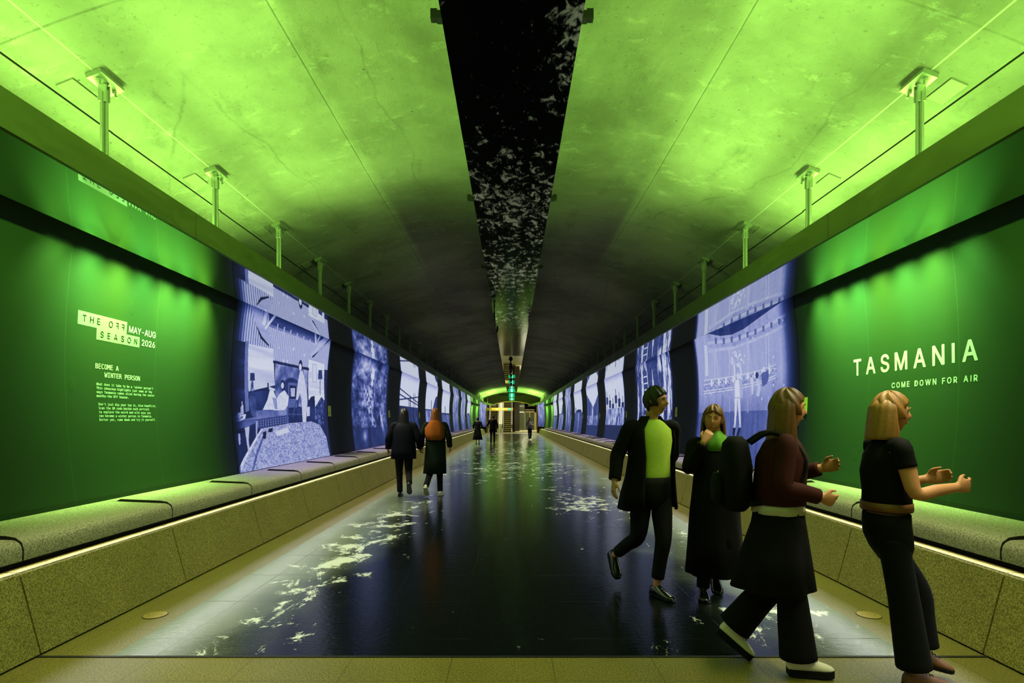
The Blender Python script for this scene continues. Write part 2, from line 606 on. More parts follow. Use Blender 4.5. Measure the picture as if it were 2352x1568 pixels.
def make_bench(s):
    root = empty('stone_bench')
    mb = MB()
    mb.loft([[(s * x, y, z) for x, z in BP] for y in (.006, 1.594)])
    o = mb.build('seat_block', M['bench'], root)
    for pl in o.data.polygons:
        pl.use_smooth = True
    o.modifiers.new('edges', 'EDGE_SPLIT').split_angle = math.radians(35)
    # divider fin bedded in the joint: runs over the top and down the front
    top = [(3.66, .750)]
    path = [(3.64, .752, .0), (3.60, .751, .022), (3.40, .742, .022), (3.24, .736, .022), (3.18, .728, .020), (3.145, .708, .014), (3.128, .672, .007), (3.126, .605, .004)]
    outer, innr = [], []
    for i, (x, z, h) in enumerate(path):
        a = path[max(i - 1, 0)]
        b = path[min(i + 1, len(path) - 1)]
        d = Vector((b[0] - a[0], b[1] - a[1])).normalized()
        n = Vector((d.y, -d.x))
        if n.y < 0 and abs(n.y) > .3 or (abs(n.y) <= .3 and n.x > 0):
            n = -n
        outer.append((x + n.x * h, z + n.y * h))
        innr.append((x - n.x * .01, z - n.y * .01))
    poly = outer + innr[::-1]
    mb = MB()
    mb.loft([[(s * x, y, z) for x, z in poly] for y in (-.0045, .0045)])
    mb.build('divider_fin', M['fin'], root)
    return root


def copy_tree(o, parent=None):
    c = o.copy()
    COL.objects.link(c)
    if parent is not None:
        c.parent = parent
    for ch in list(o.children):
        copy_tree(ch, c)
    return c


PROTO = {}
for s, nm in ((-1, 'left'), (1, 'right')):
    k0 = 0
    y = 5.235 - 1.6 * 2
    while y < 54.2:
        if s not in PROTO:
            o = PROTO[s] = make_bench(s)
        else:
            o = copy_tree(PROTO[s])
        o.location = (0, y, 0)
        k0 += 1
        tag(o, 'granite bench block with dark divider fin, %s from the near end of the %s wall' % (ordinal(k0), nm), 'bench', 'bench blocks along the %s wall' % nm)
        y += 1.6

# ------------------------------------------------------------------ soffit hangers
def make_hanger(s, full):
    root = empty('soffit_hanger')
    zt = vz(3.06)
    slope = math.atan2(3.06, math.sqrt(RV * RV - 3.06 ** 2))
    R = Matrix.Translation((0, 0, zt)) @ Matrix.Rotation(s * slope, 4, 'Y')
    # flat bar with a flared foot
    mb = MB()
    mb.loft([[(-w2, -d, z), (w2, -d, z), (w2, d, z), (-w2, d, z)] for z, w2, d in ((3.262, .062, .007), (3.33, .045, .007), (3.36, .030, .007), (zt - .20, .028, .007), (zt - .075, .028, .007))])
    mb.box(-.006, .006, -.03, .03, 3.262, zt - .1)
    mb.build('hanger_bar', M['galv'], root)
    mb = MB().box(-.06, .06, -.125, .125, -.040, -.004, R)
    mb.build('ceiling_plate', M['galv'], root)
    if full:
        mb = MB()
        for d in (-.018, .018):
            mb.box(-.032, .032, d - .006, d + .006, -.17, -.04, Matrix.Translation((0, 0, zt)))
        mb.build('clevis', M['galv'], root, bevel=.004)
        for d in (-.085, .085):
            b = MB()
            b.loft([[R @ Vector((.017 * math.cos(2 * PI * k / 6), d + .017 * math.sin(2 * PI * k / 6), z)) for k in range(6)] for z in (-.066, -.044)])
            b.loft([[R @ Vector((.009 * math.cos(2 * PI * k / 8), d + .009 * math.sin(2 * PI * k / 8), z)) for k in range(8)] for z in (-.095, -.06)])
            b.build('anchor_bolt', M['galv'], root)
        x2 = .205
        zz = vz(3.06 + x2) - zt
        R2 = Matrix.Translation((s * x2, 0, zt + zz)) @ Matrix.Rotation(s * (slope + .03), 4, 'Y')
        MB().box(-.065, .065, -.125, .125, -.012, .006, R2).build('spare_cast_plate', M['vaultplate'], root)
    return root


M['vaultplate'] = plain('painted_plate', (112, 111, 100), .7, 0, .2)
for s, nm in ((-1, 'left'), (1, 'right')):
    protos = {}
    k = 0
    y = 4.27
    while y < 60:
        full = k < 7
        if full not in protos:
            o = protos[full] = make_hanger(s, full)
        else:
            o = copy_tree(protos[full])
        o.location = (s * (3.06 - taper(y) * .3), y, 0)
        k += 1
        tag(o, 'steel hanger between vault and %s soffit, %s from the near end' % (nm, ordinal(k)), 'hanger', 'hangers over the %s soffit' % nm)
        y += 1.6

# ------------------------------------------------------------------ gloss black ceiling strip along the crown
mb = MB()
ys = [Y0, -1.12, 2.08, 5.28, 8.48, 11.68, 14.88]
while ys[-1] < 62:
    ys.append(ys[-1] + 3.2)
ys[-1] = 65.6
for a, b in zip(ys[:-1], ys[1:]):
    mb.box(-.47, .47, a + .004, b - .004, 4.18, 4.21)
mb.box(-.42, .42, Y0, 65.6, 4.21, 4.60)
tag(mb.build('ceiling_strip', M['gloss']), 'gloss black ceiling strip hung along the crown of the vault', 'ceiling strip', None, 'structure')
k = 0
for i, y in enumerate((3.82, 6.95, 10.1)):
    for s, nm in ((-1, 'left'), (1, 'right')):
        root = empty('edge_sensor', (s * .47, y, 4.18))
        MB().box(min(0, s * .035), max(0, s * .035), -.03, .03, -.005, .05).build('bracket', M['black'], root)
        MB().box(min(s * .03, s * .075), max(s * .03, s * .075), -.025, .025, .0, .065).build('sensor_body', M['black'], root)
        tag(root, 'small black sensor on the %s edge of the gloss strip, %s from the camera' % (nm, ORD[i]), 'sensor', 'sensors on the ceiling strip')

# pendant camera domes along the strip
for i, (y, sc) in enumerate(((27.0, 1.0), (29.4, .8), (33.0, .6), (36.4, .75), (39.8, .8))):
    root = empty('dome_camera', (-.06, y, 4.18))
    mb = MB()
    mb.tube([(0, 0, 0), (0, 0, -.20 * sc)], [.03 * sc, .03 * sc], 10)
    mb.build('stem', M['black'], root)
    mb = MB()
    prof = [(-.12, .05), (-.15, .085), (-.20, .095), (-.23, .10)]
    mb.loft([[(r * sc * math.cos(2 * PI * j / 16), r * sc * math.sin(2 * PI * j / 16), z * sc) for j in range(16)] for z, r in prof])
    mb.build('housing', M['black'], root, True)
    mb = MB()
    mb.ball((0, 0, -.25 * sc), .085 * sc, .085 * sc, .085 * sc, 16, 10)
    mb.build('dome', M['black'], root, True)
    tag(root, 'black dome camera on a stem under the ceiling strip, %s from the camera' % ORD[i], 'camera', 'dome cameras under the ceiling strip')

# exit signs hung one behind the other
for i, y in enumerate((42.0, 49.0, 57.5)):
    zc = (4.18 - .52, 4.18 - .56, 4.18 - .58)[i]
    hh = (.135, .185, .15)[i]
    root = empty('exit_sign', (-.02, y, zc))
    MB().box(-.265, .265, 0, .07, -hh, hh).build('casing', M['darksteel'], root, bevel=.008)
    MB().box(-.25, .25, -.006, 0, -hh + .015, hh - .015).build('green_panel', M['exitgreen'], root)
    mb = MB()
    mb.box(-.07, .07, -.010, -.006, -hh + .03, hh - .03)
    mb.build('white_door_panel', M['exitwhite'], root)
    mb = MB()
    mb.disc((0, 0, 0), .022, .004, 12)
    mb.v = [(x - .005, -.014 + z, y2 + hh - .075) for x, y2, z in mb.v]
    for a, b in (((0, .05), (-.015, -.01)), ((-.015, -.01), (.03, -.05)), ((-.015, -.01), (-.05, -.055)), ((0, .04), (.045, .02)), ((0, .04), (-.045, .015))):
        d = Vector((b[0] - a[0], 0, b[1] - a[1]))
        n = Vector((-d.z, 0, d.x)).normalized() * .009
        A, B = Vector((a[0], -.013, a[1])), Vector((b[0], -.013, b[1]))
        mb.loft([[A + n, A - n, A - n + Vector((0, .003, 0)), A + n + Vector((0, .003, 0))], [B + n, B - n, B - n + Vector((0, .003, 0)), B + n + Vector((0, .003, 0))]])
    mb.build('running_figure', M['exitgreen'], root)
    mb = MB()
    for x in (-.2, .2):
        mb.tube([(x, .035, hh), (x, .035, 4.18 - zc)], [.008, .008], 8)
    mb.build('hanging_rods', M['darksteel'], root)
    tag(root, 'green running-figure exit sign hung under the ceiling strip, %s from the camera' % ORD[i], 'exit sign', 'exit signs under the ceiling strip')

# ------------------------------------------------------------------ in-floor discs
for s, nm in ((-1, 'left'), (1, 'right')):
    root = empty('floor_disc', (s * 2.74, 4.37, 0))
    MB().disc((0, 0, 0), .087, .003, 40).build('rim', M['darksteel'], root)
    MB().disc((0, 0, .003), .082, .002, 40).build('cover', M['disc'], root)
    mb = MB()
    for x in (-.05, .05):
        mb.disc((x, 0, .005), .005, .001, 8)
    mb.build('screws', M['darksteel'], root)
    tag(root, 'round brass cover set in the floor beside the %s plinth' % nm, 'floor cover')


# ------------------------------------------------------------------ lettering on the walls
import os
def load_font(fn):
    try:
        d = bpy.utils.system_resource('DATAFILES', path='fonts')
        return bpy.data.fonts.load(os.path.join(d, fn))
    except Exception:
        return None


MONO = load_font('DejaVuSansMono.woff2')
SANS = load_font('Inter.woff2')


CAPS = {}


def text_geo(body, height, font=None, bold=0.0, width=None, track=1.0, flip=False):
    """Flat triangles of a line of text: cap height = height, starting at u=0; width stretches it."""
    c = bpy.data.curves.new('t', 'FONT')
    c.body = body
    font = font or SANS
    if font:
        c.font = font
    c.size = 1
    c.space_character = track
    c.resolution_u = 3
    o = bpy.data.objects.new('t', c)
    COL.objects.link(o)
    dg = bpy.context.evaluated_depsgraph_get()
    me = bpy.data.meshes.new_from_object(o.evaluated_get(dg))
    vs = np.array([v.co[:] for v in me.vertices]) if len(me.vertices) else np.zeros((0, 3))
    fs = [tuple(p.vertices) for p in me.polygons]
    bpy.data.objects.remove(o)
    bpy.data.curves.remove(c)
    bpy.data.meshes.remove(me)
    key = font.name if font else ''
    if body != 'H' and key not in CAPS:
        CAPS[key] = 1.0
        CAPS[key] = float(text_geo('H', 1.0, font)[0][:, 1].max())
    k = height / CAPS.get(key, 1.0)
    vs = vs * k
    vs[:, 0] -= vs[:, 0].min()
    if width:
        vs[:, 0] *= width / vs[:, 0].max()
    if flip:
        vs[:, 0] = vs[:, 0].max() - vs[:, 0]
    P = np.concatenate([vs[:, :2], np.zeros((len(vs), 1))], 1)
    if bold:
        d = bold * height
        n = len(P)
        sh = [(0, 0), (d, 0), (-d, 0), (0, d), (0, -d), (.7 * d, .7 * d), (-.7 * d, -.7 * d), (.7 * d, -.7 * d), (-.7 * d, .7 * d)]
        fs = [tuple(v + n * q for v in f) for q in range(len(sh)) for f in fs]
        P = np.concatenate([P + np.array(o_ + (.0001 * q,)) for q, o_ in enumerate(sh)])
        P = P - np.array([P[:, 0].min(), 0, 0])
    return P, fs


class WallText:
    """Collects glyphs / rectangles laid on a wall: u runs along the reading direction."""
    def __init__(s, side, lift):
        s.side, s.lift, s.mb = side, lift, MB()

    def put(s, uv, faces, y, z):
        vs = []
        for q in uv:
            yy = y + q[0] if s.side < 0 else y - q[0]
            zz = z + q[1]
            vs.append((s.side * (wallx(zz, yy) - s.lift - (q[2] if len(q) > 2 else 0)), yy, zz))
        s.mb.add(vs, faces)

    def text(s, body, y, z, h, **kw):
        s.put(*text_geo(body, h, **kw), y, z)

    def rect(s, y, z0, w_, z1):
        uv, fs = [], []
        n = 8
        for i in range(n + 1):
            zz = (z1 - z0) * i / n
            uv += [(0, zz), (w_, zz)]
            if i:
                fs.append((2 * i - 2, 2 * i - 1, 2 * i + 1, 2 * i))
        s.put(uv, fs, y, z0)

    def build(s, name, mat, parent):
        return s.mb.build(name, mat, parent)


def letters_spread(wt, body, y, z, h, width, flips=(), each=None, **kw):
    """Widely tracked capitals, each glyph placed on its own so that single ones can be mirrored."""
    parts, tot = [], 0
    for i, ch in enumerate(body):
        if ch == ' ':
            parts.append((None, .45 * h))
            tot += .45 * h
        else:
            if ch == 'I':       # plain upright stroke
                wi = h * (.13 + 2 * kw.get('bold', 0))
                g = (np.array([(0, 0, 0), (wi, 0, 0), (wi, h, 0), (0, h, 0)], float), [(0, 1, 2, 3)])
            else:
                g = text_geo(ch, h, flip=i in flips, **kw)
            wd = g[0][:, 0].max()
            parts.append((g, wd))
            tot += wd
    gap = (width - tot) / (len(body) - 1)
    u = 0
    for g, wd in parts:
        if g is not None:
            wt.put(g[0] + np.array([u, 0, 0]), g[1], y, z)
            if each:
                wt.build(each[0], M['letterbright'], each[1])
                wt.mb = MB()
        u += wd + gap


root = empty('festival_title')
a = WallText(-1, .0015)
a.rect(5.03, 2.350, .64, 2.473)
a.rect(5.263, 2.245, .607, 2.352)
a.build('white_boxes', M['letter'], root)
b = WallText(-1, .0028)
letters_spread(b, 'THE OFF', 5.085, 2.384, .058, .545, (5, 6), bold=.008)
letters_spread(b, 'SEASON', 5.312, 2.272, .056, .52, bold=.008)
b.build('dark_lettering', M['letterdark'], root)
c = WallText(-1, .0015)
c.text('MAY-AUG', 5.70, 2.378, .064, width=.425, bold=.02)
c.text('2026', 5.905, 2.272, .062, width=.215, bold=.02)
c.build('white_lettering', M['letterbright'], root)
tag(root, 'white boxed title THE OFF SEASON MAY-AUG 2026 on the green left wall', 'wall lettering')

root = empty('intro_text')
a = WallText(-1, .0015)
a.text('BECOME A', 5.256, 1.978, .046, font=MONO, width=.309, bold=.022)
a.build('heading_lettering', M['letterbright'], root)
a = WallText(-1, .0015)
a.text('WINTER PERSON', 5.372, 1.903, .046, font=MONO, width=.51, bold=.022)
a.build('heading_lettering', M['letterbright'], root)
a = WallText(-1, .0015)
LN = ["What does it take to be a 'winter person'?", "This showcase highlights just some of the", "ways Tasmania comes alive during the cooler", "months-the Off Season."]
for i, ln in enumerate(LN):
    a.text(ln, 5.265, 1.822 - .0365 * i, .0235, font=MONO, width=.0198 * len(ln), bold=.020)
    a.build('text_line_lettering', M['letterbright'], root)
    a = WallText(-1, .0015)
a = WallText(-1, .0015)
LN = ["Don't just dip your toe in, dive headfirst.", "Scan the QR code beside each portrait", "to explore the weird and wild ways you", "can become a winter person in Tasmania.", "Better yet, come down and try it yourself."]
for i, ln in enumerate(LN):
    a.text(ln, 5.285, 1.636 - .0365 * i, .0235, font=MONO, width=.0198 * len(ln), bold=.020)
    a.build('text_line_lettering', M['letterbright'], root)
    a = WallText(-1, .0015)
tag(root, 'white paragraph text headed BECOME A WINTER PERSON on the green left wall', 'wall lettering')

root = empty('tasmania_title')
a = WallText(1, .0015)
letters_spread(a, 'TASMANIA', 6.41, 1.998, .172, 1.71, each=('letter', root), bold=.034)
a = WallText(1, .0015)
letters_spread(a, 'COME DOWN FOR AIR', 5.765, 1.822, .052, 1.065, bold=.036)
a.build('small_lettering', M['letterbright'], root)
tag(root, 'large white lettering TASMANIA COME DOWN FOR AIR on the green right wall', 'wall lettering')


# caption plates beside the prints
def plaque(s, y, k, nm):
    root = empty('caption_plate')
    mb = MB()
    z0, z1, wd = 1.575, 1.795, .16
    n = 4
    rings = []
    for i in range(n + 1):
        z = z0 + (z1 - z0) * i / n
        x = wallx(z, y)
        rings.append([(s * (x - .002), y, z), (s * (x - .014), y, z), (s * (x - .014), y + wd, z), (s * (x - .002), y + wd, z)])
    mb.loft(rings)
    mb.build('plate', M['plaque'], root)
    if k < 2:
        wt = WallText(s, .0155)
        st = y + .018 if s < 0 else y + wd - .018
        wt.rect(st, 1.762, .05, 1.778)
        for q, (zz, wq) in enumerate(((1.735, .02), (1.715, .05), (1.703, .045), (1.66, .085), (1.65, .1), (1.64, .095), (1.63, .1), (1.62, .06))):
            wt.rect(st, zz, wq, zz + .005)
        wt.build('printing', M['plaqueink'], root)
    tag(root, 'small yellow-green caption plate beside the %s print of the %s wall' % (ordinal(k + 1), nm), 'caption plate', 'caption plates on the %s wall' % nm)


for k in range(8):
    plaque(-1, 11.88 + 5.8 * k, k, 'left')
    plaque(1, 7.40 + 5.8 * k, k, 'right')

# ------------------------------------------------------------------ emissive prints on the walls
rng = np.random.default_rng(7)


def vnoise(h, w_, fy, fx, octv=4, seed=0, pers=.55):
    """Value noise on an h x w grid with fy x fx cells."""
    r = np.random.default_rng(seed)
    out = np.zeros((h, w_))
    amp, tot = 1.0, 0
    for o_ in range(octv):
        ny, nx = max(2, int(fy * 2 ** o_) + 2), max(2, int(fx * 2 ** o_) + 2)
        g = r.random((ny, nx))
        yy = np.linspace(0, ny - 1.001, h)
        xx = np.linspace(0, nx - 1.001, w_)
        y0, x0 = yy.astype(int), xx.astype(int)
        ty, tx = yy - y0, xx - x0
        ty, tx = ty * ty * (3 - 2 * ty), tx * tx * (3 - 2 * tx)
        a = g[y0][:, x0] * (1 - tx) + g[y0][:, x0 + 1] * tx
        b = g[y0 + 1][:, x0] * (1 - tx) + g[y0 + 1][:, x0 + 1] * tx
        out += amp * (a * (1 - ty)[:, None] + b * ty[:, None])
        tot += amp
        amp *= pers
    return out / tot


def sm(x, a, b):
    t_ = np.clip((x - a) / (b - a), 0, 1)
    return t_ * t_ * (3 - 2 * t_)


RAMP = np.array([0, .22, .45, .7, 1.0])
RCOL = np.array([(5, 9, 24), (28, 44, 100), (78, 92, 158), (146, 154, 204), (206, 212, 228)], float)


def duo(v):
    v = np.clip(v, 0, 1)
    c_ = np.stack([np.interp(v, RAMP, RCOL[:, i]) for i in range(3)], -1) / 255
    return np.where(c_ <= .04045, c_ / 12.92, ((c_ + .055) / 1.055) ** 2.4)


class Canvas:
    def __init__(s, side, y0, y1, w_, h):
        s.side, s.y0, s.y1, s.w, s.h = side, y0, y1, w_, h
        s.V = np.zeros((h, w_)) + .3
        u = np.linspace(0, 1, w_)
        v = np.linspace(0, 1, h)
        s.U, s.Vv = np.meshgrid(u, v)
        s.z0, s.z1 = .765, 3.22

    def px(s, pts, ox, oy, sc):
        """Points read off an enlarged view of the photograph -> grid coordinates on the wall."""
        out = []
        for X_, Y_ in pts:
            ix, iy = ox + X_ / sc, oy + Y_ / sc
            off = abs(ix - 1176)
            z = 2.0
            for _ in range(6):
                y = wallx(z) * F / off
                z = H + (964 - iy) * y / F
            u = (y - s.y0) / (s.y1 - s.y0)
            out.append((u * (s.w - 1), (z - s.z0) / (s.z1 - s.z0) * (s.h - 1)))
        return out

    def mask(s, P):
        yy, xx = np.mgrid[0:s.h, 0:s.w]
        m = np.zeros((s.h, s.w), bool)
        n = len(P)
        for i in range(n):
            x1, y1 = P[i]
            x2, y2 = P[(i + 1) % n]
            if y1 == y2:
                continue
            c_ = ((y1 > yy) != (y2 > yy)) & (xx < (x2 - x1) * (yy - y1) / (y2 - y1) + x1)
            m ^= c_
        return m

    def poly(s, pts, val, tex=None, amp=0.0):
        m = s.mask(s.px(pts, *s.view))
        a = val if tex is None else val + amp * (tex - .5) * 2
        s.V = np.where(m, a, s.V)

    def oval(s, x, y, rx, ry, val):
        s.poly([(x + rx * math.cos(2 * PI * k / 18), y + ry * math.sin(2 * PI * k / 18)) for k in range(18)], val)

    def dot(s, x, y, r, val):
        P = s.px([(x, y)], *s.view)[0]
        yy, xx = np.mgrid[0:s.h, 0:s.w]
        ru = r / s.view[2] * 3.85 / 1000 * 4
        gy, gz = (s.y1 - s.y0) / s.w, (s.z1 - s.z0) / s.h
        d = np.hypot((xx - P[0]) * gy, (yy - P[1]) * gz) / ru
        s.V = np.maximum(s.V, val * np.exp(-d * d))

    def emit(s, label, edge=.05, soft=None):
        V = s.V
        u = s.U if s.side < 0 else 1 - s.U
        e = sm(s.U, 0, edge) * sm(1 - s.U, 0, edge)
        top = 1 - .0 * s.Vv
        V = V * (e if soft is None else soft) * top
        V = np.clip(V, 0, 1)
        rgb = duo(V + .11 * sm(V, .30, .62) * (1 - .6 * sm(V, .75, 1.0)))
        h, w_ = s.h, s.w
        ys_ = np.linspace(s.y0, s.y1, w_)
        zs_ = np.linspace(s.z0, s.z1, h)
        Yg, Zg = np.meshgrid(ys_, zs_)
        tp = np.maximum(0, (Yg - 56) * .085)
        Xg = s.side * (3.85 - .066 * (np.maximum(Zg, .8) - 2) ** 2 - tp - .004)
        co = np.stack([Xg, Yg, Zg], -1).reshape(-1, 3)
        idx = np.arange(h * w_).reshape(h, w_)
        a, b, c_, d = idx[:-1, :-1], idx[:-1, 1:], idx[1:, 1:], idx[1:, :-1]
        q = np.stack([a, b, c_, d] if s.side < 0 else [a, d, c_, b], -1).reshape(-1, 4)
        me = bpy.data.meshes.new('mural_print')
        me.vertices.add(len(co))
        me.vertices.foreach_set('co', co.ravel())
        me.loops.add(q.size)
        me.loops.foreach_set('vertex_index', q.ravel())
        me.polygons.add(len(q))
        me.polygons.foreach_set('loop_start', np.arange(0, q.size, 4))
        me.update(calc_edges=True)
        at = me.color_attributes.new('print', 'FLOAT_COLOR', 'POINT')
        rgba = np.concatenate([rgb.reshape(-1, 3), np.ones((h * w_, 1))], 1)
        at.data.foreach_set('color', rgba.astype(np.float32).ravel())
        me.polygons.foreach_set('use_smooth', np.ones(len(q), bool))
        me.materials.append(M['print'])
        o_ = bpy.data.objects.new('mural_print', me)
        COL.objects.link(o_)
        tag(o_, label, 'wall print', 'prints on the walls')
        return o_


t = NT('emissive_print')
at = t.n('ShaderNodeAttribute', attribute_name='print')
t.set(lin(16, 18, 26), .55, 0, .25)
t.l(at.outputs['Color'], t.b.inputs['Emission Color'])
t.b.inputs['Emission Strength'].default_value = .95  # print glows by itself: its light is put in as emission
t.m.cycles.emission_sampling = 'NONE'
M['print'] = t.m


def paint_cabin():
    c = Canvas(-1, 7.80, 11.85, 420, 520)
    c.view = (510, 590, 3.073)
    h, w_ = c.h, c.w
    fine = vnoise(h, w_, 60, 60, 2, 1)
    hor = vnoise(h, w_, 40, 2, 3, 2)
    ver = np.tile(.5 + .5 * np.sin(np.arange(w_) * .80), (h, 1))
    blot = vnoise(h, w_, 10, 12, 4, 3)
    rug = vnoise(h, w_, 120, 100, 2, 4)
    c.V[:] = .17
    c.poly([(40, 100), (780, 560), (760, 800), (40, 700)], .66, ver, .10)
    c.poly([(330, 350), (760, 550), (660, 610), (330, 490)], .33, hor, .22)
    c.poly([(40, 330), (190, 330), (360, 640), (190, 640), (60, 570)], .62, ver, .17)
    c.poly([(190, 250), (260, 340), (355, 600), (332, 622), (280, 560), (235, 470)], .66, hor, .08)
    c.poly([(235, 470), (280, 560), (332, 622), (325, 628), (270, 575)], .12)
    c.poly([(280, 475), (312, 370), (328, 376), (300, 486)], .86)
    c.poly([(298, 502), (372, 400), (388, 408), (306, 514)], .88)
    c.poly([(622, 692), (725, 560), (755, 575), (632, 702)], .72, hor, .06)
    c.poly([(632, 702), (700, 650), (755, 575), (760, 585), (640, 712)], .14)
    c.poly([(652, 540), (664, 536), (668, 615), (656, 620)], .8)
    c.poly([(690, 545), (700, 550), (676, 600), (668, 596)], .75)
    for k in range(6):
        x = 390 + k * 46
        c.poly([(x, 470 + k * 22), (x + 8, 472 + k * 22), (x - 2, 545 + k * 12), (x - 8, 542 + k * 12)], .7)
    c.poly([(40, 575), (165, 600), (165, 1090), (40, 1110)], .2, hor, .12)
    c.poly([(165, 590), (190, 600), (190, 1085), (165, 1095)], .46)
    c.poly([(185, 612), (362, 650), (372, 905), (185, 948)], .88, hor, .22)
    c.poly([(610, 722), (722, 755), (722, 1010), (610, 1010)], .88, hor, .2)
    c.poly([(375, 750), (604, 800), (604, 1070), (375, 1010)], .5, blot, .38)
    c.poly([(358, 728), (612, 783), (612, 802), (358, 748)], .16)
    for x, y, r in ((400, 640, 7), (505, 650, 12), (580, 692, 10), (435, 730, 9), (460, 735, 9)):
        c.dot(x, y, r, 1.0)
    c.poly([(432, 900), (450, 862), (490, 850), (530, 870), (540, 915), (540, 1100), (432, 1100)], .24, blot, .12)
    c.poly([(466, 885), (528, 890), (528, 1062), (466, 1062)], .42)
    c.poly([(474, 905), (522, 910), (522, 1000), (474, 1000)], .14)
    c.poly([(482, 925), (514, 925), (512, 985), (484, 985)], .8, blot, .3)
    c.poly([(636, 750), (668, 755), (668, 890), (636, 884)], .7)
    c.poly([(641, 760), (663, 763), (663, 880), (641, 876)], .88)
    c.poly([(680, 798), (705, 798), (707, 862), (676, 862)], .28)
    c.poly([(689, 862), (693, 862), (693, 985), (689, 985)], .3)
    c.poly([(655, 975), (715, 975), (695, 1065), (655, 1065)], .96)
    c.poly([(197, 818), (227, 818), (230, 872), (195, 872)], .24)
    c.poly([(205, 872), (218, 872), (222, 945), (198, 945)], .4, fine, .3)
    # sofa, figures
    c.poly([(188, 950), (345, 945), (345, 1075), (240, 1090), (190, 1050)], .24, blot, .12)
    c.poly([(186, 1000), (200, 978), (228, 985), (240, 1020), (240, 1140), (205, 1120)], .34, blot, .2)
    c.poly([(240, 1085), (458, 1062), (460, 1118), (240, 1148)], .46, blot, .14)
    c.poly([(240, 1146), (462, 1114), (470, 1168), (245, 1215)], .3)
    for i in range(12):
        for j_ in range(3):
            c.dot(255 + i * 17.5, 1160 - i * 2.6 + j_ * 17, 4.5, .62)
    c.poly([(460, 975), (470, 985), (468, 1180), (456, 1180)], .4)
    c.poly([(286, 1078), (318, 1010), (338, 928), (352, 922), (384, 1000), (410, 960), (440, 940), (470, 985), (462, 1050), (440, 1080), (395, 1082), (340, 1078)], .9, fine, .10)
    c.poly([(352, 990), (385, 1000), (390, 1075), (372, 1072)], .55)
    c.oval(428, 905, 17, 40, .18)
    c.oval(425, 907, 10, 22, .86)
    c.poly([(322, 913), (372, 930), (370, 946), (322, 930)], .86)
    c.poly([(317, 888), (327, 888), (329, 935), (319, 935)], .18)
    c.poly([(465, 1062), (630, 1062), (630, 1160), (470, 1160)], .2, blot, .1)
    for i in range(10):
        c.dot(475 + i * 11, 1110, 4, .55)
    c.oval(553, 764, 13, 38, .14)
    c.oval(551, 777, 9, 25, .9)
    c.poly([(549, 804), (566, 802), (580, 850), (592, 915), (602, 1000), (592, 1192), (570, 1195), (560, 1000), (548, 960), (532, 1012), (520, 1004), (534, 880)], .82, fine, .06)
    c.poly([(522, 1004), (530, 1010), (500, 1130), (492, 1130)], .35)
    c.poly([(556, 1195), (590, 1190), (588, 1222), (556, 1230)], .85)
    c.poly([(612, 1010), (628, 985), (652, 980), (658, 1165), (620, 1165)], .2, blot, .12)
    c.poly([(655, 1060), (700, 985), (718, 1010), (718, 1190), (655, 1165)], .3, fine, .25)
    c.poly([(596, 1060), (618, 1055), (618, 1120), (598, 1125)], .82)
    # side table, rug
    c.poly([(40, 1180), (120, 1150), (245, 1128), (246, 1165), (190, 1192), (60, 1235)], .42, hor, .1)
    c.poly([(70, 1138), (105, 1112), (168, 1110), (160, 1142), (118, 1162), (80, 1160)], .9)
    c.poly([(85, 1138), (150, 1122), (140, 1140), (95, 1148)], .5)
    c.poly([(128, 1062), (148, 1040), (150, 1108), (132, 1110)], .8)
    c.poly([(136, 1020), (142, 1020), (142, 1065), (136, 1065)], .9)
    c.poly([(104, 1098), (130, 1098), (130, 1138), (104, 1140)], .97)
    c.poly([(158, 1205), (192, 1195), (186, 1290), (198, 1395), (186, 1398), (170, 1290)], .72)
    c.poly([(112, 1240), (124, 1240), (130, 1318), (118, 1328)], .62)
    c.poly([(236, 1160), (250, 1158), (246, 1290), (238, 1290)], .6)
    c.poly([(275, 1210), (480, 1172), (630, 1160), (690, 1185), (735, 1270), (760, 1420), (90, 1545), (150, 1420)], .60, rug, .22)
    c.poly([(275, 1210), (288, 1212), (170, 1420), (118, 1540), (92, 1540), (150, 1420)], .84, fine, .14)
    c.poly([(300, 1225), (312, 1228), (250, 1400), (215, 1520), (200, 1520), (240, 1380)], .42, rug, .12)
    c.poly([(374, 1232), (464, 1202), (472, 1236), (386, 1264)], .86)
    c.poly([(288, 1232), (312, 1236), (306, 1286), (286, 1280)], .1)
    c.poly([(328, 1212), (356, 1206), (356, 1232), (324, 1238)], .1)
    c.poly([(472, 1190), (480, 1188), (478, 1206), (470, 1206)], .95)
    c.V += (fine - .5) * .05
    left = sm(c.U, .0, .10)
    rug_keep = np.where(c.Vv < .22, sm(c.U, 0, .03), left)
    c.emit('emissive blue print of a cabin lounge with rug and standing man, left wall', soft=rug_keep * sm(1 - c.U, 0, .02) * (1 - .55 * sm(c.Vv, .90, 1.0)))


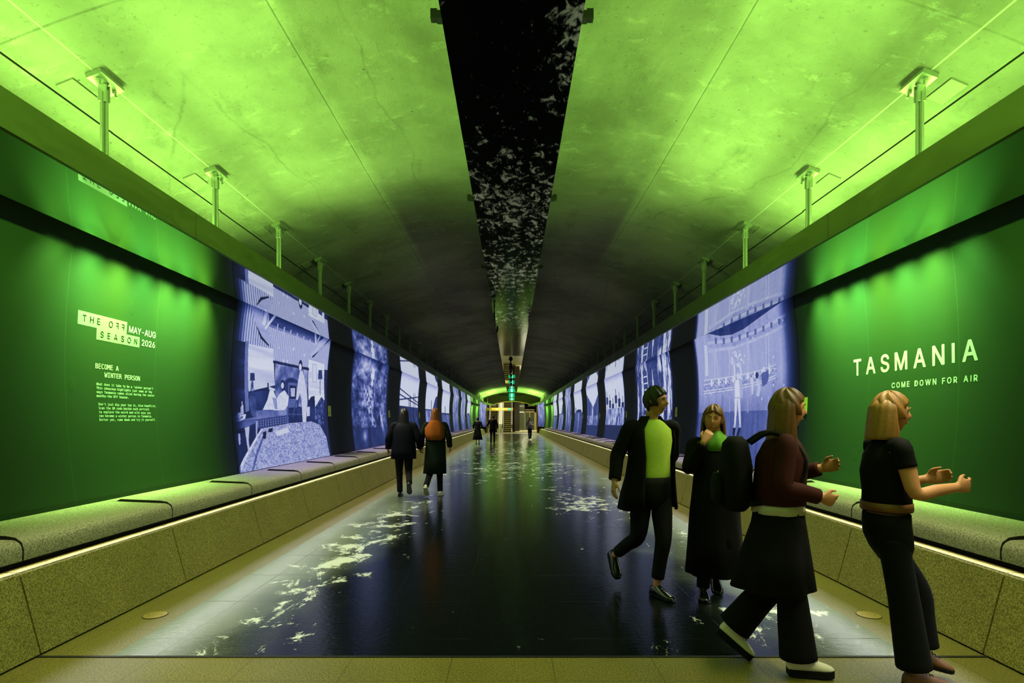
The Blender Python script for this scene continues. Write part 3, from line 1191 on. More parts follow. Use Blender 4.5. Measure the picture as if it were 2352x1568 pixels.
def paint_theatre():
    c = Canvas(1, 7.62, 11.85, 420, 520)
    c.view = (1580, 600, 3.733)
    h, w_ = c.h, c.w
    fine = vnoise(h, w_, 60, 60, 2, 11)
    ver = vnoise(h, w_, 2, 34, 3, 12)
    blot = vnoise(h, w_, 10, 12, 4, 13)
    c.V = .50 + .14 * sm(c.Vv, .35, .6) + (ver - .5) * .14
    c.V = np.where(c.Vv < .36, .40 + (ver - .5) * .16, c.V)
    c.poly([(40, 660), (900, 280), (820, 340), (700, 420), (590, 500), (480, 580), (380, 628), (280, 640), (180, 622)], .27, ver, .06)
    c.poly([(170, 626), (280, 642), (380, 630), (480, 584), (590, 504), (700, 424), (830, 350), (840, 520), (700, 600), (560, 662), (400, 722), (200, 742)], .60, ver, .10)
    c.poly([(170, 690), (400, 660), (560, 600), (700, 530), (840, 440), (840, 470), (700, 560), (560, 625), (400, 690), (170, 715)], .72)
    c.poly([(180, 756), (400, 728), (560, 668), (720, 596), (840, 530), (840, 555), (720, 620), (560, 692), (400, 752), (180, 785)], .72, fine, .05)
    for k in range(9):
        x = 230 + k * 68
        y = 660 - max(0, (k - 1)) ** 1.35 * 12
        c.poly([(x, y), (x + 22, y - 6), (x + 20, y + 48), (x + 4, y + 48)], .44)
    c.poly([(140, 720), (166, 718), (176, 982), (150, 984)], .82)
    for x in (228, 352, 512, 668, 690):
        c.poly([(x, 780 - (x - 228) * .3), (x + 6, 780 - (x - 228) * .3), (x + 6, 1000), (x, 1000)], .76)
    c.poly([(130, 1020), (380, 985), (600, 940), (760, 880), (770, 1045), (600, 1062), (380, 1102), (180, 1150), (130, 1140)], .58, fine, .10)
    for o_ in (0, 34, 92, 112):
        c.poly([(140, 1018 + o_), (380, 983 + o_), (600, 938 + o_), (760, 880 + o_), (760, 888 + o_), (600, 947 + o_), (380, 993 + o_), (140, 1028 + o_)], .84)
    for k in range(9):
        x = 195 + k * 62
        y = 1046 - k * 9 - (k / 9) ** 2 * 45
        c.poly([(x, y - 22), (x + 10, y - 34), (x + 20, y - 22), (x + 18, y + 22), (x + 10, y + 30), (x + 2, y + 22)], .9)
        c.poly([(x + 30, y - 22), (x + 50, y - 26), (x + 50, y + 20), (x + 30, y + 22)], .70)
        c.poly([(x + 35, y - 14), (x + 45, y - 16), (x + 45, y + 12), (x + 35, y + 14)], .48)
    for x in (228, 356, 512, 690):
        c.poly([(x, 1150), (x + 6, 1148), (x + 5, 1300), (x, 1300)], .66)
    for x, y in ((152, 1162), (202, 1142), (304, 1120), (736, 1060), (826, 1060), (560, 658), (700, 530), (180, 745), (286, 752), (735, 818), (815, 505), (636, 1180)):
        c.dot(x, y, 8, .98)
    # figure holding up a ball of foliage
    r = np.random.default_rng(5)
    for k in range(70):
        a_, q = r.random() * 6.28, math.sqrt(r.random()) * 62
        c.dot(430 + q * math.cos(a_), 835 + q * 1.2 * math.sin(a_), 13, .70 + .28 * r.random())
    c.poly([(392, 890), (406, 884), (412, 1000), (406, 1040), (396, 1000)], .84)
    c.poly([(438, 888), (456, 896), (466, 950), (462, 1000), (446, 1010), (450, 950)], .84)
    c.oval(432, 984, 13, 30, .86)
    c.poly([(404, 1040), (420, 1010), (440, 1020), (450, 1166), (402, 1166)], .96)
    c.poly([(440, 1000), (458, 1010), (476, 1100), (472, 1172), (452, 1172), (448, 1080)], .68)
    c.poly([(402, 1040), (392, 1060), (398, 1160), (406, 1160)], .66)
    c.poly([(400, 1172), (424, 1172), (420, 1300), (412, 1400), (398, 1402), (402, 1280)], .9)
    c.poly([(424, 1172), (450, 1172), (454, 1300), (456, 1396), (442, 1400), (436, 1300)], .88)
    c.poly([(394, 1402), (412, 1400), (410, 1424), (392, 1424)], .7)
    c.poly([(440, 1400), (458, 1398), (458, 1422), (440, 1424)], .7)
    c.poly([(386, 1430), (412, 1426), (400, 1500), (384, 1490)], .1)
    c.poly([(436, 1430), (456, 1426), (430, 1510), (410, 1516)], .12)
    c.poly([(532, 1000), (560, 990), (566, 1040), (560, 1140), (550, 1142), (545, 1060)], .82)
    c.oval(594, 976, 13, 30, .26)
    c.poly([(586, 1010), (612, 1005), (628, 1085), (612, 1162), (586, 1150), (600, 1090)], .76)
    c.oval(654, 928, 13, 26, .84)
    c.poly([(630, 965), (645, 950), (668, 948), (692, 925), (696, 1000), (680, 1050), (640, 1075)], .42)
    c.poly([(690, 870), (698, 868), (712, 900), (700, 925)], .82)
    c.V += (fine - .5) * .05
    e = sm(1 - c.U, .0, .05) * sm(c.U, .0, .13)
    c.emit('emissive blue print of a theatre balcony, man holding up foliage, right wall', soft=e)


def paint_forest_figure():
    c = Canvas(-1, 13.55, 17.5, 200, 260)
    h, w_ = c.h, c.w
    n1 = vnoise(h, w_, 9, 6, 5, 21, .7)
    n2 = vnoise(h, w_, 22, 24, 3, 22, .7)
    ver = vnoise(h, w_, 5, 16, 4, 23, .65)
    U, V = c.U, c.Vv
    A = .34 + (n1 - .5) * .9 + (n2 - .5) * .35
    A = A + .30 * np.exp(-((U - .25) / .16) ** 2) * sm(V, .5, .8)
    body = np.exp(-((U - .5 - .05 * np.sin(V * 9)) / (.10 + .05 * np.sin(V * 14))) ** 2) * sm(V, .18, .3) * (1 - sm(V, .82, .9))
    A = A * (1 - body) + body * (.30 + 1.5 * (n2 - .3))
    A += np.exp(-((U - .52) / .05) ** 2 - ((V - .80) / .08) ** 2) * .6
    A += .5 * np.exp(-((U - .8) / .05) ** 2) * (ver - .2) * sm(V, .3, .9)
    A = np.where(V < .22, .22 + (ver - .5) * .3 + (n2 - .5) * .1, A)
    A += np.exp(-((U - .78 - .3 * (.35 - V)) / .035) ** 2 - ((V - .30) / .13) ** 2) * .55
    A += np.exp(-((U - .28) / .05) ** 2 - ((V - .13) / .05) ** 2) * .35
    c.V = A * (1 - .65 * sm(V, .88, 1.0) * sm(1 - np.abs(U - .5), .3, .6))
    c.emit('emissive blue print of a costumed figure among rocks and trees on the left wall', .04)


def paint_forest_path():
    c = Canvas(1, 13.55, 17.5, 200, 260)
    h, w_ = c.h, c.w
    U, V = c.U, c.Vv
    ver = vnoise(h, w_, 3, 26, 4, 31, .7)
    n2 = vnoise(h, w_, 26, 22, 3, 32, .7)
    A = .32 + (n2 - .5) * .25
    A += np.where(np.abs(U - .48) > .15, sm(ver, .50, .58) * .55, 0)
    tri = np.abs(U - .48) / np.maximum(.26 * (.86 - V) + .02, .02)
    A = np.where((V > .42) & (V < .86), A * sm(tri, .6, 1.2) + (1 - sm(tri, .0, 1.4)) * (.45 + .4 * (1 - sm(tri, 0, .4))), A)
    pk = np.abs(U - .48) / np.maximum(.10 * (.74 - V), .012)
    A = np.where((V < .74) & (V > .48), np.maximum(A, .9 * (1 - sm(np.abs(pk - 1), .3, 1.0))), A)
    for k in range(7):
        zc = .35 + .075 * k
        A = np.where((np.abs(V - zc) < .008) & (U > .62) & (U < .74), .88, A)
    A = np.where((U > .62) & (U < .635), .8, A)
    A = np.where(V < .40, A * .8 + sm(ver, .5, .62) * .25 * (n2 > .4), A)
    A = np.where(V < .16, .18 + (n2 - .5) * .12, A)
    c.V = A * (1 - .5 * sm(V, .9, 1))
    c.emit('emissive blue print of a path between tall tree trunks on the right wall', .05)


def paint_view(side, y0, y1, seed, kind, label, edge=.05):
    w_, h = (140, 180) if y0 < 22 else (100, 130) if y0 < 34 else (60, 90)
    c = Canvas(side, y0, y1, w_, h)
    U, V = c.U, c.Vv
    ver = vnoise(h, w_, 3, 20, 4, seed, .7)
    n2 = vnoise(h, w_, 18, 18, 3, seed + 1, .7)
    sky = .90 - .35 * sm(V, .86, 1.0) + (ver - .5) * .08
    land = .36 + (n2 - .5) * .5
    if kind == 'harbour':          # sky with ropes and masts over a dark crowd
        A = np.where(V < .5, .25 + (ver - .5) * .7 + (n2 - .5) * .3, sky)
        for a_, b_ in ((.74, -.16), (.66, -.12), (.58, .1)):
            A = np.where(np.abs(V - (a_ + b_ * U)) < .010, .22, A)
        for x in (.46, .52, .55, .72, .8):
            A = np.where((np.abs(U - x) < .012) & (V < .60 + .2 * ((x * 37) % 1)), .16, A)
        A = np.where((V < .5) & (np.abs(U - .2) < .18) & (V > .3), .16 + (n2 - .5) * .15, A)
        A = np.where(V < .22, .5 * A + .22, A)
    elif kind == 'village':        # dark gables under a pale sky
        A = sky.copy()
        for k in range(6):
            x = .1 + .16 * k
            hh_ = .55 + .12 * ((k * 7) % 3) / 2
            A = np.where((np.abs(U - x) < .055) & (V < hh_) & (V > hh_ - .12), .22, A)
            A = np.where((np.abs(U - x) < .012) & (V < hh_ + .09) & (V > .3), .22, A)
        A = np.where(V < .48, .55 + (ver - .5) * 1.2 + (n2 - .5) * .4, A)
        A = np.where(V < .22, .20 + (n2 - .5) * .2, A)
    elif kind == 'valley':
        ridge = .55 + .55 * np.abs(U - .45) ** 1.1 + (ver - .5) * .06
        A = np.where(V < ridge, .34 + (ver - .5) * .35, sky)
        A = np.where(V < .38, .45 + (n2 - .5) * .7 + (ver - .5) * .3, A)
        A += .5 * np.exp(-((U - .5) / .05) ** 2 - ((V - .45) / .12) ** 2)
        A = np.where(V < .2, .26 + (n2 - .5) * .08, A)
    elif kind == 'water':
        A = np.where(V < .48, .36 + (n2 - .5) * .22, sky)
        A = np.where((((U - .45) / .33) ** 2 + ((V - .50) / .045) ** 2 < 1) & (V > .475), .2, A)
        A = np.where((np.abs(U - .82) < .04) & (V > .48) & (V < .60), .22, A)
        A += .45 * np.exp(-((U - .45) / .06) ** 2) * (V < .46) * n2
    elif kind == 'cliff':
        A = np.where(V < .50 + .28 * sm(U if side < 0 else 1 - U, .55, .9), .28 + (ver - .5) * .3, sky)
        A = np.where(V < .48, .5 + (ver - .5) * .9, A)
        A = np.where((np.abs(U - .48) < .02) & (V < .68) & (V > .3), .2, A)
    elif kind == 'mast':
        A = np.where(V < .44, .42 + (ver - .5) * .7, sky)
        A = np.where((np.abs(U - .45) < .03) & (V < .62) & (V > .2), .15, A)
        A = np.where((V > .42) & (V < .46), .2, A)
    else:                           # tall pale shapes
        A = .62 + (ver - .5) * 1.1 - .25 * (1 - V) + (n2 - .5) * .15
    c.V = A * (.80 + .2 * sm(V, .0, .35))
    c.emit(label, edge)


paint_cabin()
paint_theatre()
paint_forest_figure()
paint_forest_path()
KL = [('harbour', 'a crowd and masts under a pale sky'), ('cliff', 'a headland beside a bay under pale sky'), ('mast', 'a lone mast and its reflection'),
      ('shape', 'a tall pale monument'), ('shape', 'misty trunks'), ('water', 'open water under pale sky')]
KR = [('village', 'dark gables over a crowd'), ('valley', 'a mountain valley'), ('water', 'a dark umbrella shape over rippled water'),
      ('shape', 'streaked pale cliffs'), ('cliff', 'a waterfall beside dark rock'), ('mast', 'a pale shore with posts')]
for k in range(6):
    y0 = 19.35 + 5.8 * k
    paint_view(-1, y0, y0 + 4.0, 100 + k * 7, KL[k][0], 'blue print of %s, %s print on left wall' % (KL[k][1], ORD[k + 2]))
    paint_view(1, y0, y0 + 4.0, 200 + k * 7, KR[k][0], 'blue print of %s, %s print on right wall' % (KR[k][1], ORD[k + 2]))
for s, nm in ((-1, 'left'), (1, 'right')):
    paint_view(s, 60.3, 65.8, 300 + s, 'shape', 'emissive blue streaked print at the far tapering end of the %s wall' % nm, .02)

# ------------------------------------------------------------------ far end: end wall with arched opening, escalators, lift
mb = MB()
n = 24
arch = []
for i in range(n + 1):
    x = -2.95 + 5.9 * i / n
    arch.append((x, 3.0 + .67 * max(0.0, math.cos(x / 2.95 * PI / 2)) ** .8))
for y in (66.0, 66.4):
    pass
outer = [(-3.98, 0), (-3.98, 4.9), (3.98, 4.9), (3.98, 0)]
for i in range(n):
    x0, z0 = arch[i]
    x1, z1 = arch[i + 1]
    mb.loft([[(x0, y, z0), (x1, y, z1), (x1, y, 4.9), (x0, y, 4.9)] for y in (66.0, 66.4)])
mb.box(-4.1, -2.95, 66.0, 66.4, 0, 4.9)
mb.box(2.95, 4.1, 66.0, 66.4, 0, 4.9)
tag(mb.build('wall_end', M['bulk']), 'brown end wall of the tunnel with a shallow arched opening', 'wall', None, 'structure')
mb = MB()
for i in range(n):
    x0, z0 = arch[i]
    x1, z1 = arch[i + 1]
    mb.loft([[(x0, y, z0 - .07), (x1, y, z1 - .07), (x1, y, z1), (x0, y, z0)] for y in (65.9, 66.42)])
mb.box(-2.95, -2.88, 65.9, 66.42, 0, 3.0)
mb.box(2.88, 2.95, 65.9, 66.42, 0, 3.0)
tag(mb.build('trim_8', M['brass']), 'brass lining around the arched opening', 'arch trim', None, 'structure')
# hall shell
tag(MB().box(-4.1, 4.1, 66.2, 90, -.2, 0).build('floor_hall', M['floor']), 'pale floor of the escalator hall', 'floor', None, 'structure')
tag(MB().box(-4.3, -3.4, 66.4, 90, 0, 14).build('wall_hall_left', M['hallwall']), 'bronze panelled left wall of the escalator hall', 'wall', None, 'structure')
tag(MB().box(3.6, 4.3, 66.4, 90, 0, 14).build('wall_hall_right', M['hallwall']), 'bronze panelled right wall of the lift lobby', 'wall', None, 'structure')
tag(MB().box(-4.3, 4.3, 90, 90.4, 0, 14).build('wall_hall_back', M['halldark']), 'dark back wall of the escalator hall', 'wall', None, 'structure')
tag(MB().box(-4.3, 4.3, 66.4, 90, 14, 14.3).build('ceiling_hall', M['hallwall']), 'high ceiling over the escalators', 'ceiling', None, 'structure')
tag(MB().box(.28, .95, 71.5, 86, 0, 14).build('wall_between', M['halldark']), 'dark panelled wall between escalators and lift lobby', 'wall', None, 'structure')
tag(MB().box(.95, 3.6, 70.5, 86, 4.2, 4.5).build('ceiling_lobby', M['hallwall']), 'bronze ceiling over the lift lobby', 'ceiling', None, 'structure')
tag(MB().box(.4, 3.4, 71, 86, 0, .09).build('floor_step', M['white']), 'pale landing in front of the lift', 'floor', None, 'structure')


def escalator(xa, xb, y0, label):
    root = empty('escalator', ((xa + xb) / 2, y0, 0))
    hw = (xb - xa) / 2
    rise, run = .24, .40
    mb, m2 = MB(), MB()
    n = 24
    for i in range(n):
        ya, za = .8 + i * run, i * rise
        mb.box(-hw + .0, hw - .0, ya, ya + run, za - .3, za + rise)
        m2.box(-hw + .04, hw - .04, ya - .006, ya + .035, za + rise - .07, za + rise + .004)
    mb.box(-hw, hw, -.6, .8, -.02, .02)
    mb.build('steps', M['tread'], root)
    m2.build('step_edges', M['riser'], root)
    for s in (-1, 1):
        bb = MB()
        L = n * run
        pts = [(-.7, .0), (-.7, .95), (.6, .95), (.8 + L, .95 + n * rise), (.8 + L, -.3 + n * rise), (.8, -.05), (.8, .0)]
        x0 = s * (hw + .02)
        x1 = s * (hw + .16)
        bb.loft([[(x, y, z) for y, z in pts] for x in (x0, x1)])
        b_ = bb.build('balustrade', M['white'], root)
        hr = MB().tube([(s * (hw + .09), -.75, .5), (s * (hw + .09), -.78, .8), (s * (hw + .09), -.62, 1.0), (s * (hw + .09), .6, 1.0), (s * (hw + .09), .8 + L, 1.0 + n * rise)], [.045] * 5, 8)
        hr.build('handrail', M['rubber'], b_, True)
        sk = MB()
        sk.loft([[(x, y, z) for y, z in ((-.7, .03), (.7, .03), (.8 + L, .15 + n * rise), (.8 + L, .40 + n * rise), (.7, .26), (-.7, .22))] for x in (s * (hw - .0), s * (hw + .022))])
        sk.build('skirting', M['halldark'], root)
    tag(root, label, 'escalator', 'escalators at the far end')


escalator(-2.72, -1.78, 69.0, 'pale-sided escalator rising at the far end, the one behind the brass sign on the left')
escalator(-1.04, -.12, 69.0, 'pale-sided escalator rising at the far end, the one beside the lift lobby')
for x in (-1.41, -3.05, .18):
    pass
root = empty('escalator_divider', (-1.41, 68.6, 0))
mb = MB()
mb.loft([[(x, y, z) for y, z in ((0, 0), (0, 1.0), (1.0, 1.02), (11, 7.0), (11, 5.8), (1.2, 0))] for x in (-.16, .16)])
mb.build('deck', M['white'], root)
mb = MB()
mb.loft([[(x, y, z) for y, z in ((-.01, 0), (-.01, 1.0), (1.0, 1.03), (11, 7.01), (11, 6.9), (1.0, .95), (.05, .9), (.05, 0))] for x in (-.03, .03)])
mb.build('groove', M['halldark'], root)
tag(root, 'pale divider panel between the two escalators', 'divider')

root = empty('lift', (2.45, 78, .09))
mb = MB()
mb.box(-.85, -.62, 0, .25, 0, 2.85)
mb.box(.62, .85, 0, .25, 0, 2.85)
mb.box(-.85, .85, 0, .25, 2.45, 2.85)
mb.build('door_frame', M['champagne'], root)
MB().box(-.70, .70, -.03, 0, 2.58, 2.78).build('sign_band', M['black'], root)
for s in (-1, 1):
    d = MB().box(min(s * .02, s * .60), max(s * .02, s * .60), .1, .13, .02, 2.43).build('door', M['glass'], root)
    MB().box(min(0, s * .05), max(0, s * .05), .09, .14, .02, 2.43).build('stile', M['brass'], d)
mb = MB().box(-.9, .9, 1.9, 2.0, 0, 2.9)
mb.box(-.95, -.85, .25, 2.0, 0, 2.9)
mb.box(.85, .95, .25, 2.0, 0, 2.9)
mb.build('car_walls', M['hallwall'], root)
MB().box(-.80, -.70, -.02, 0, 1.0, 1.55).build('call_panel', M['screenblue'], root)
tag(root, 'glass-doored lift in a brass frame at the far right', 'lift')
root = empty('glass_screen', (1.32, 77, .09))
MB().box(-.36, .36, 0, .04, 0, 4.0).build('pane', M['glass'], root)
MB().box(-.40, -.36, -.01, .05, 0, 4.0).build('left_post', M['halldark'], root)
MB().box(.36, .40, -.01, .05, 0, 4.0).build('right_post', M['halldark'], root)
tag(root, 'tall glass screen between the dark wall and the lift', 'glass screen')
MBL = MB().box(-.33, .33, -.02, .02, -.025, .025).build('strip_lamp', M['lamp'])
MBL.location = (1.32, 76.97, 2.55)
tag(MBL, 'short horizontal strip lamp in front of the glass screen', 'lamp')
for i, (x, y) in enumerate(((1.35, 73.5), (2.45, 75.0))):
    o = MB().disc((0, 0, -.02), .11, .02, 16).build('downlight', M['lamp'])
    o.location = (x, y, 4.2)
    tag(o, 'round downlight in the lobby ceiling, the one over the %s' % ('glass screen', 'lift')[i], 'lamp', 'lobby downlights')

# brass direction sign
root = empty('direction_sign', (-1.38, 62.4, 2.67))
MB().box(-1.50, 1.50, 0, .12, -.16, .16).build('sign_board', M['brass'], root, bevel=.01)
mb = MB()
mb.box(-.32, -.29, -.006, 0, -.10, .10)
for z in (-.09, 0, .09):
    mb.box(-.32, -.20, -.006, 0, z - .014, z + .014)
mb.build('letter_mark', M['white'], root)
mb = MB()
mb.box(-.12, .50, -.006, 0, .04, .07)
mb.box(-.12, .56, -.006, 0, -.07, -.03)
mb.build('small_print', M['white'], root)
mb = MB()
mb.box(.70, .73, -.006, 0, -.10, .06)
mb.loft([[(x, y, z) for x, z in ((.64, .03), (.715, .11), (.79, .03))] for y in (-.006, 0)])
mb.build('arrow', M['white'], root)
MB().box(.93, 1.27, -.012, 0, -.10, .10).build('exit_lamp', M['teal'], root, bevel=.004)
mb = MB()
for x in (-1.3, 1.3):
    mb.tube([(x, .06, .16), (x, .06, vz(abs(x - 1.38)) - 2.67)], [.015, .015], 8)
mb.build('hanging_rods', M['darksteel'], root)
tag(root, 'long brass direction sign hung in front of the escalators', 'sign')


# ------------------------------------------------------------------ people
SKIN = plain('skin', (186, 128, 88), .55, 0, .35, .06, 12)
HAIRD = plain('dark_hair', (26, 20, 16), .5, 0, .4, .3, 60)
HAIRB = plain('brown_hair', (104, 66, 30), .5, 0, .4, .3, 60)
HAIRG = plain('ginger_hair', (142, 76, 22), .5, 0, .4, .3, 60)
HAIRF = plain('fair_hair', (150, 104, 48), .5, 0, .4, .3, 60)
CL = {k: plain(k, v, .85, 0, .15, .15, 40) for k, v in dict(black_cloth=(7, 7, 7), black_wool=(9, 9, 9), navy_cloth=(8, 10, 22), green_wool=(14, 26, 14), lime_shirt=(168, 196, 70), maroon_knit=(52, 16, 12), olive_shirt=(110, 130, 50),
                                                            grey_knit=(120, 118, 120), charcoal=(15, 15, 15), white_cotton=(190, 186, 170), rust_scarf=(150, 78, 24), green_scarf=(96, 150, 50), denim=(9, 11, 12)).items()}
LEATHER = plain('black_leather', (14, 14, 14), .18, 0, .6)
PALESHOE = plain('pale_shoe', (206, 200, 172), .6)
TANSHOE = plain('tan_strap', (110, 70, 36), .5)
EYE = plain('eye', (220, 216, 206), .25, 0, .5, .02)
PUPIL = plain('pupil', (20, 14, 10), .2, 0, .5)
LIP = plain('lips', (150, 80, 66), .5)


def head_points(k=1.0, hair=0, n=40, m=30):
    """Rings of a head centred on the origin, facing -Y."""
    rings = []
    for i in range(m + 1):
        t_ = PI * min(max(i, .15), m - .15) / m
        ring = []
        for j in range(n):
            a = 2 * PI * j / n
            dx, dy, dz = math.sin(t_) * math.sin(a), -math.sin(t_) * math.cos(a), -math.cos(t_)
            x, y, z = dx * .075, dy * .094, dz * .118
            if dz < 0:
                q = -dz
                x *= 1 - .30 * q ** 1.6
                if dy > 0:
                    y *= 1 - .42 * q
                else:
                    y *= 1 - .05 * q
            g = lambda cx, cz, sx, sz: math.exp(-((abs(dx) - cx) / sx) ** 2 - ((dz - cz) / sz) ** 2)
            if hair == 0 and dy < 0:
                y -= .026 * math.exp(-(dx / .13) ** 2 - ((dz + .20) / .15) ** 2)
                y -= .010 * math.exp(-(dx / .10) ** 2 - ((dz + .02) / .16) ** 2)
                y += .011 * g(.36, .02, .17, .10)
                y -= .006 * g(.34, .20, .28, .07)
                y -= .007 * math.exp(-(dx / .28) ** 2 - ((dz + .50) / .06) ** 2)
                y += .004 * math.exp(-(dx / .25) ** 2 - ((dz + .64) / .05) ** 2)
                y -= .012 * math.exp(-(dx / .28) ** 2 - ((dz + .84) / .14) ** 2)
            if hair:
                f = 1.0
                face = 1 if (dy < -.02 and abs(dx) < .80 and dz < .50 - .25 * abs(dx)) else 0
                low = 1 if (dz < -.30) else 0
                grow = .013 + .006 * math.sin(a * 9 + dz * 7)
                if face or (low and dy < .35):
                    grow = -.018
                rr = math.sqrt(x * x + y * y + z * z)
                f = 1 + grow / max(rr, .01)
                x, y, z = x * f, y * f, z * f
            ring.append(Vector((x * k, y * k, z * k)))
        rings.append(ring)
    return rings


def ell(cx, cy, z, rx, ry, n=28, fold=0.0, ph=0.0, nf=7, a0=0.0, a1=None):
    full = a1 is None
    out = []
    cnt = n if full else n + 1
    for k in range(cnt):
        a = 2 * PI * k / n if full else a0 + (a1 - a0) * k / n
        q = 1 + fold * math.sin(nf * a + ph)
        # slightly squared section, angle 0 at the front (-Y)
        out.append(Vector((cx + rx * q * math.sin(a), cy - ry * q * math.cos(a), z)))
    return out


def garment(rings, open_deg=0, turn=0.0, thick=.014, n=36):
    """Loft of (z, cx, cy, rx, ry, fold) rings; open_deg leaves a gap centred on the front."""
    mb = MB()
    if open_deg == 0:
        mb.loft([ell(cx, cy, z, rx, ry, n, f, z * 5) for z, cx, cy, rx, ry, f in rings])
        return mb
    lo = []
    for i, (z, cx, cy, rx, ry, f) in enumerate(rings):
        g = math.radians(open_deg[i] if isinstance(open_deg, (list, tuple)) else open_deg) / 2
        o_ = ell(cx, cy, z, rx, ry, n, f, z * 5, 7, turn + g, turn + 2 * PI - g)
        i_ = ell(cx, cy, z, rx - thick, ry - thick, n, f, z * 5, 7, turn + g, turn + 2 * PI - g)
        lo.append(o_ + i_[::-1])
    mb.loft(lo)
    return mb


def hand(mb, wrist, d, nrm, side, curl=.5, k=1.0):
    """Palm, four fingers and thumb. d: direction of the hand, nrm: palm facing, side: +1/-1 thumb side along d x nrm."""
    d = Vector(d).normalized()
    nrm = Vector(nrm)
    nrm = (nrm - d * nrm.dot(d)).normalized()
    sd = d.cross(nrm) * side
    W = Vector(wrist)
    rings = []
    for q, wd, th in ((-.01, .026, .020), (.02, .034, .019), (.05, .041, .016), (.085, .042, .013)):
        c_ = W + d * q * k
        rings.append([c_ + (sd * wd * math.cos(2 * PI * j / 14) + nrm * th * math.sin(2 * PI * j / 14)) * k for j in range(14)])
    mb.loft(rings)
    for off, ln, cx in ((.031, .068, .9), (.011, .078, 1.0), (-.010, .073, 1.05), (-.030, .058, 1.15)):
        p_ = W + (d * .078 + sd * off) * k
        dirv = d.copy()
        pts, rad = [p_ - d * .012 * k, p_], [.0095 * k, .0093 * k]
        for sgm in (.45, .32, .26):
            ang = curl * cx * .75
            dirv = (dirv * math.cos(ang) + nrm * math.sin(ang)).normalized()
            nn = (nrm - dirv * nrm.dot(dirv))
            p_ = p_ + dirv * ln * sgm * k
            pts.append(p_)
            rad.append((.0086 if sgm > .3 else .0068) * k)
            nrm_l = nn
        mb.tube(pts, rad, 8, 2)
    p_ = W + (d * .022 + sd * .026) * k
    t1 = (d * .62 + sd * .62 + nrm * .35).normalized()
    t2 = (d * .9 + sd * .1 + nrm * .45).normalized()
    mb.tube([p_ - t1 * .01 * k, p_ + t1 * .036 * k, p_ + t1 * .036 * k + t2 * .03 * k, p_ + t1 * .036 * k + t2 * .054 * k], [.0125 * k, .0115 * k, .0098 * k, .0075 * k], 8, 2)


def shoe(root, ankle, yaw, pitch, mat, sole_mat, L=.27, chunky=0.0, heel=.0, name='shoe'):
    """Shoe with toe along the heading, heel under the ankle."""
    mbu, mbs = MB(), MB()
    ax, ay, az = ankle
    Mx = Matrix.Translation((ax, ay, az)) @ Matrix.Rotation(yaw, 4, 'Z') @ Matrix.Rotation(-pitch, 4, 'X') @ Matrix.Translation((0, 0, -.085 - chunky))
    sec = [(.062, .026, .075), (.045, .034, .095), (0, .037, .115), (-.045, .040, .092), (-.09, .043, .070), (-.135, .047, .056), (-.17, .042, .045), (-.195, .026, .034), (-.203, .012, .026)]
    up, so = [], []
    zb = .022 + chunky
    for y_, hw, zt in sec:
        yy = y_ * L / .27
        ring = []
        for j in range(12):
            a = PI * j / 11
            ring.append(Mx @ Vector((hw * math.cos(a), yy, zb - .004 + (zt + chunky - zb + .004) * math.sin(a) ** .75)))
        up.append(ring)
        e = .004
        h0 = heel if False else 0
        so.append([Mx @ Vector(v) for v in ((hw + e, yy, 0), (hw + e, yy, zb), (-hw - e, yy, zb), (-hw - e, yy, 0))])
    mbu.loft(up)
    mbs.loft(so)
    s_ = mbu.build(name, mat, root, True)
    mbs.build('sole', sole_mat, s_, bevel=.003)
    lc = MB()
    for q in range(4):
        yy = (-.035 - .022 * q) * L / .27
        zz = .100 - .0105 * q + chunky
        lc.tube([Mx @ Vector((-.022, yy, zz - .012)), Mx @ Vector((0, yy - .004, zz + .001)), Mx @ Vector((.022, yy, zz - .012))], [.0028] * 3, 6, 2)
    lc.build('laces', sole_mat if mat is not LEATHER else LEATHER, s_)
    return s_


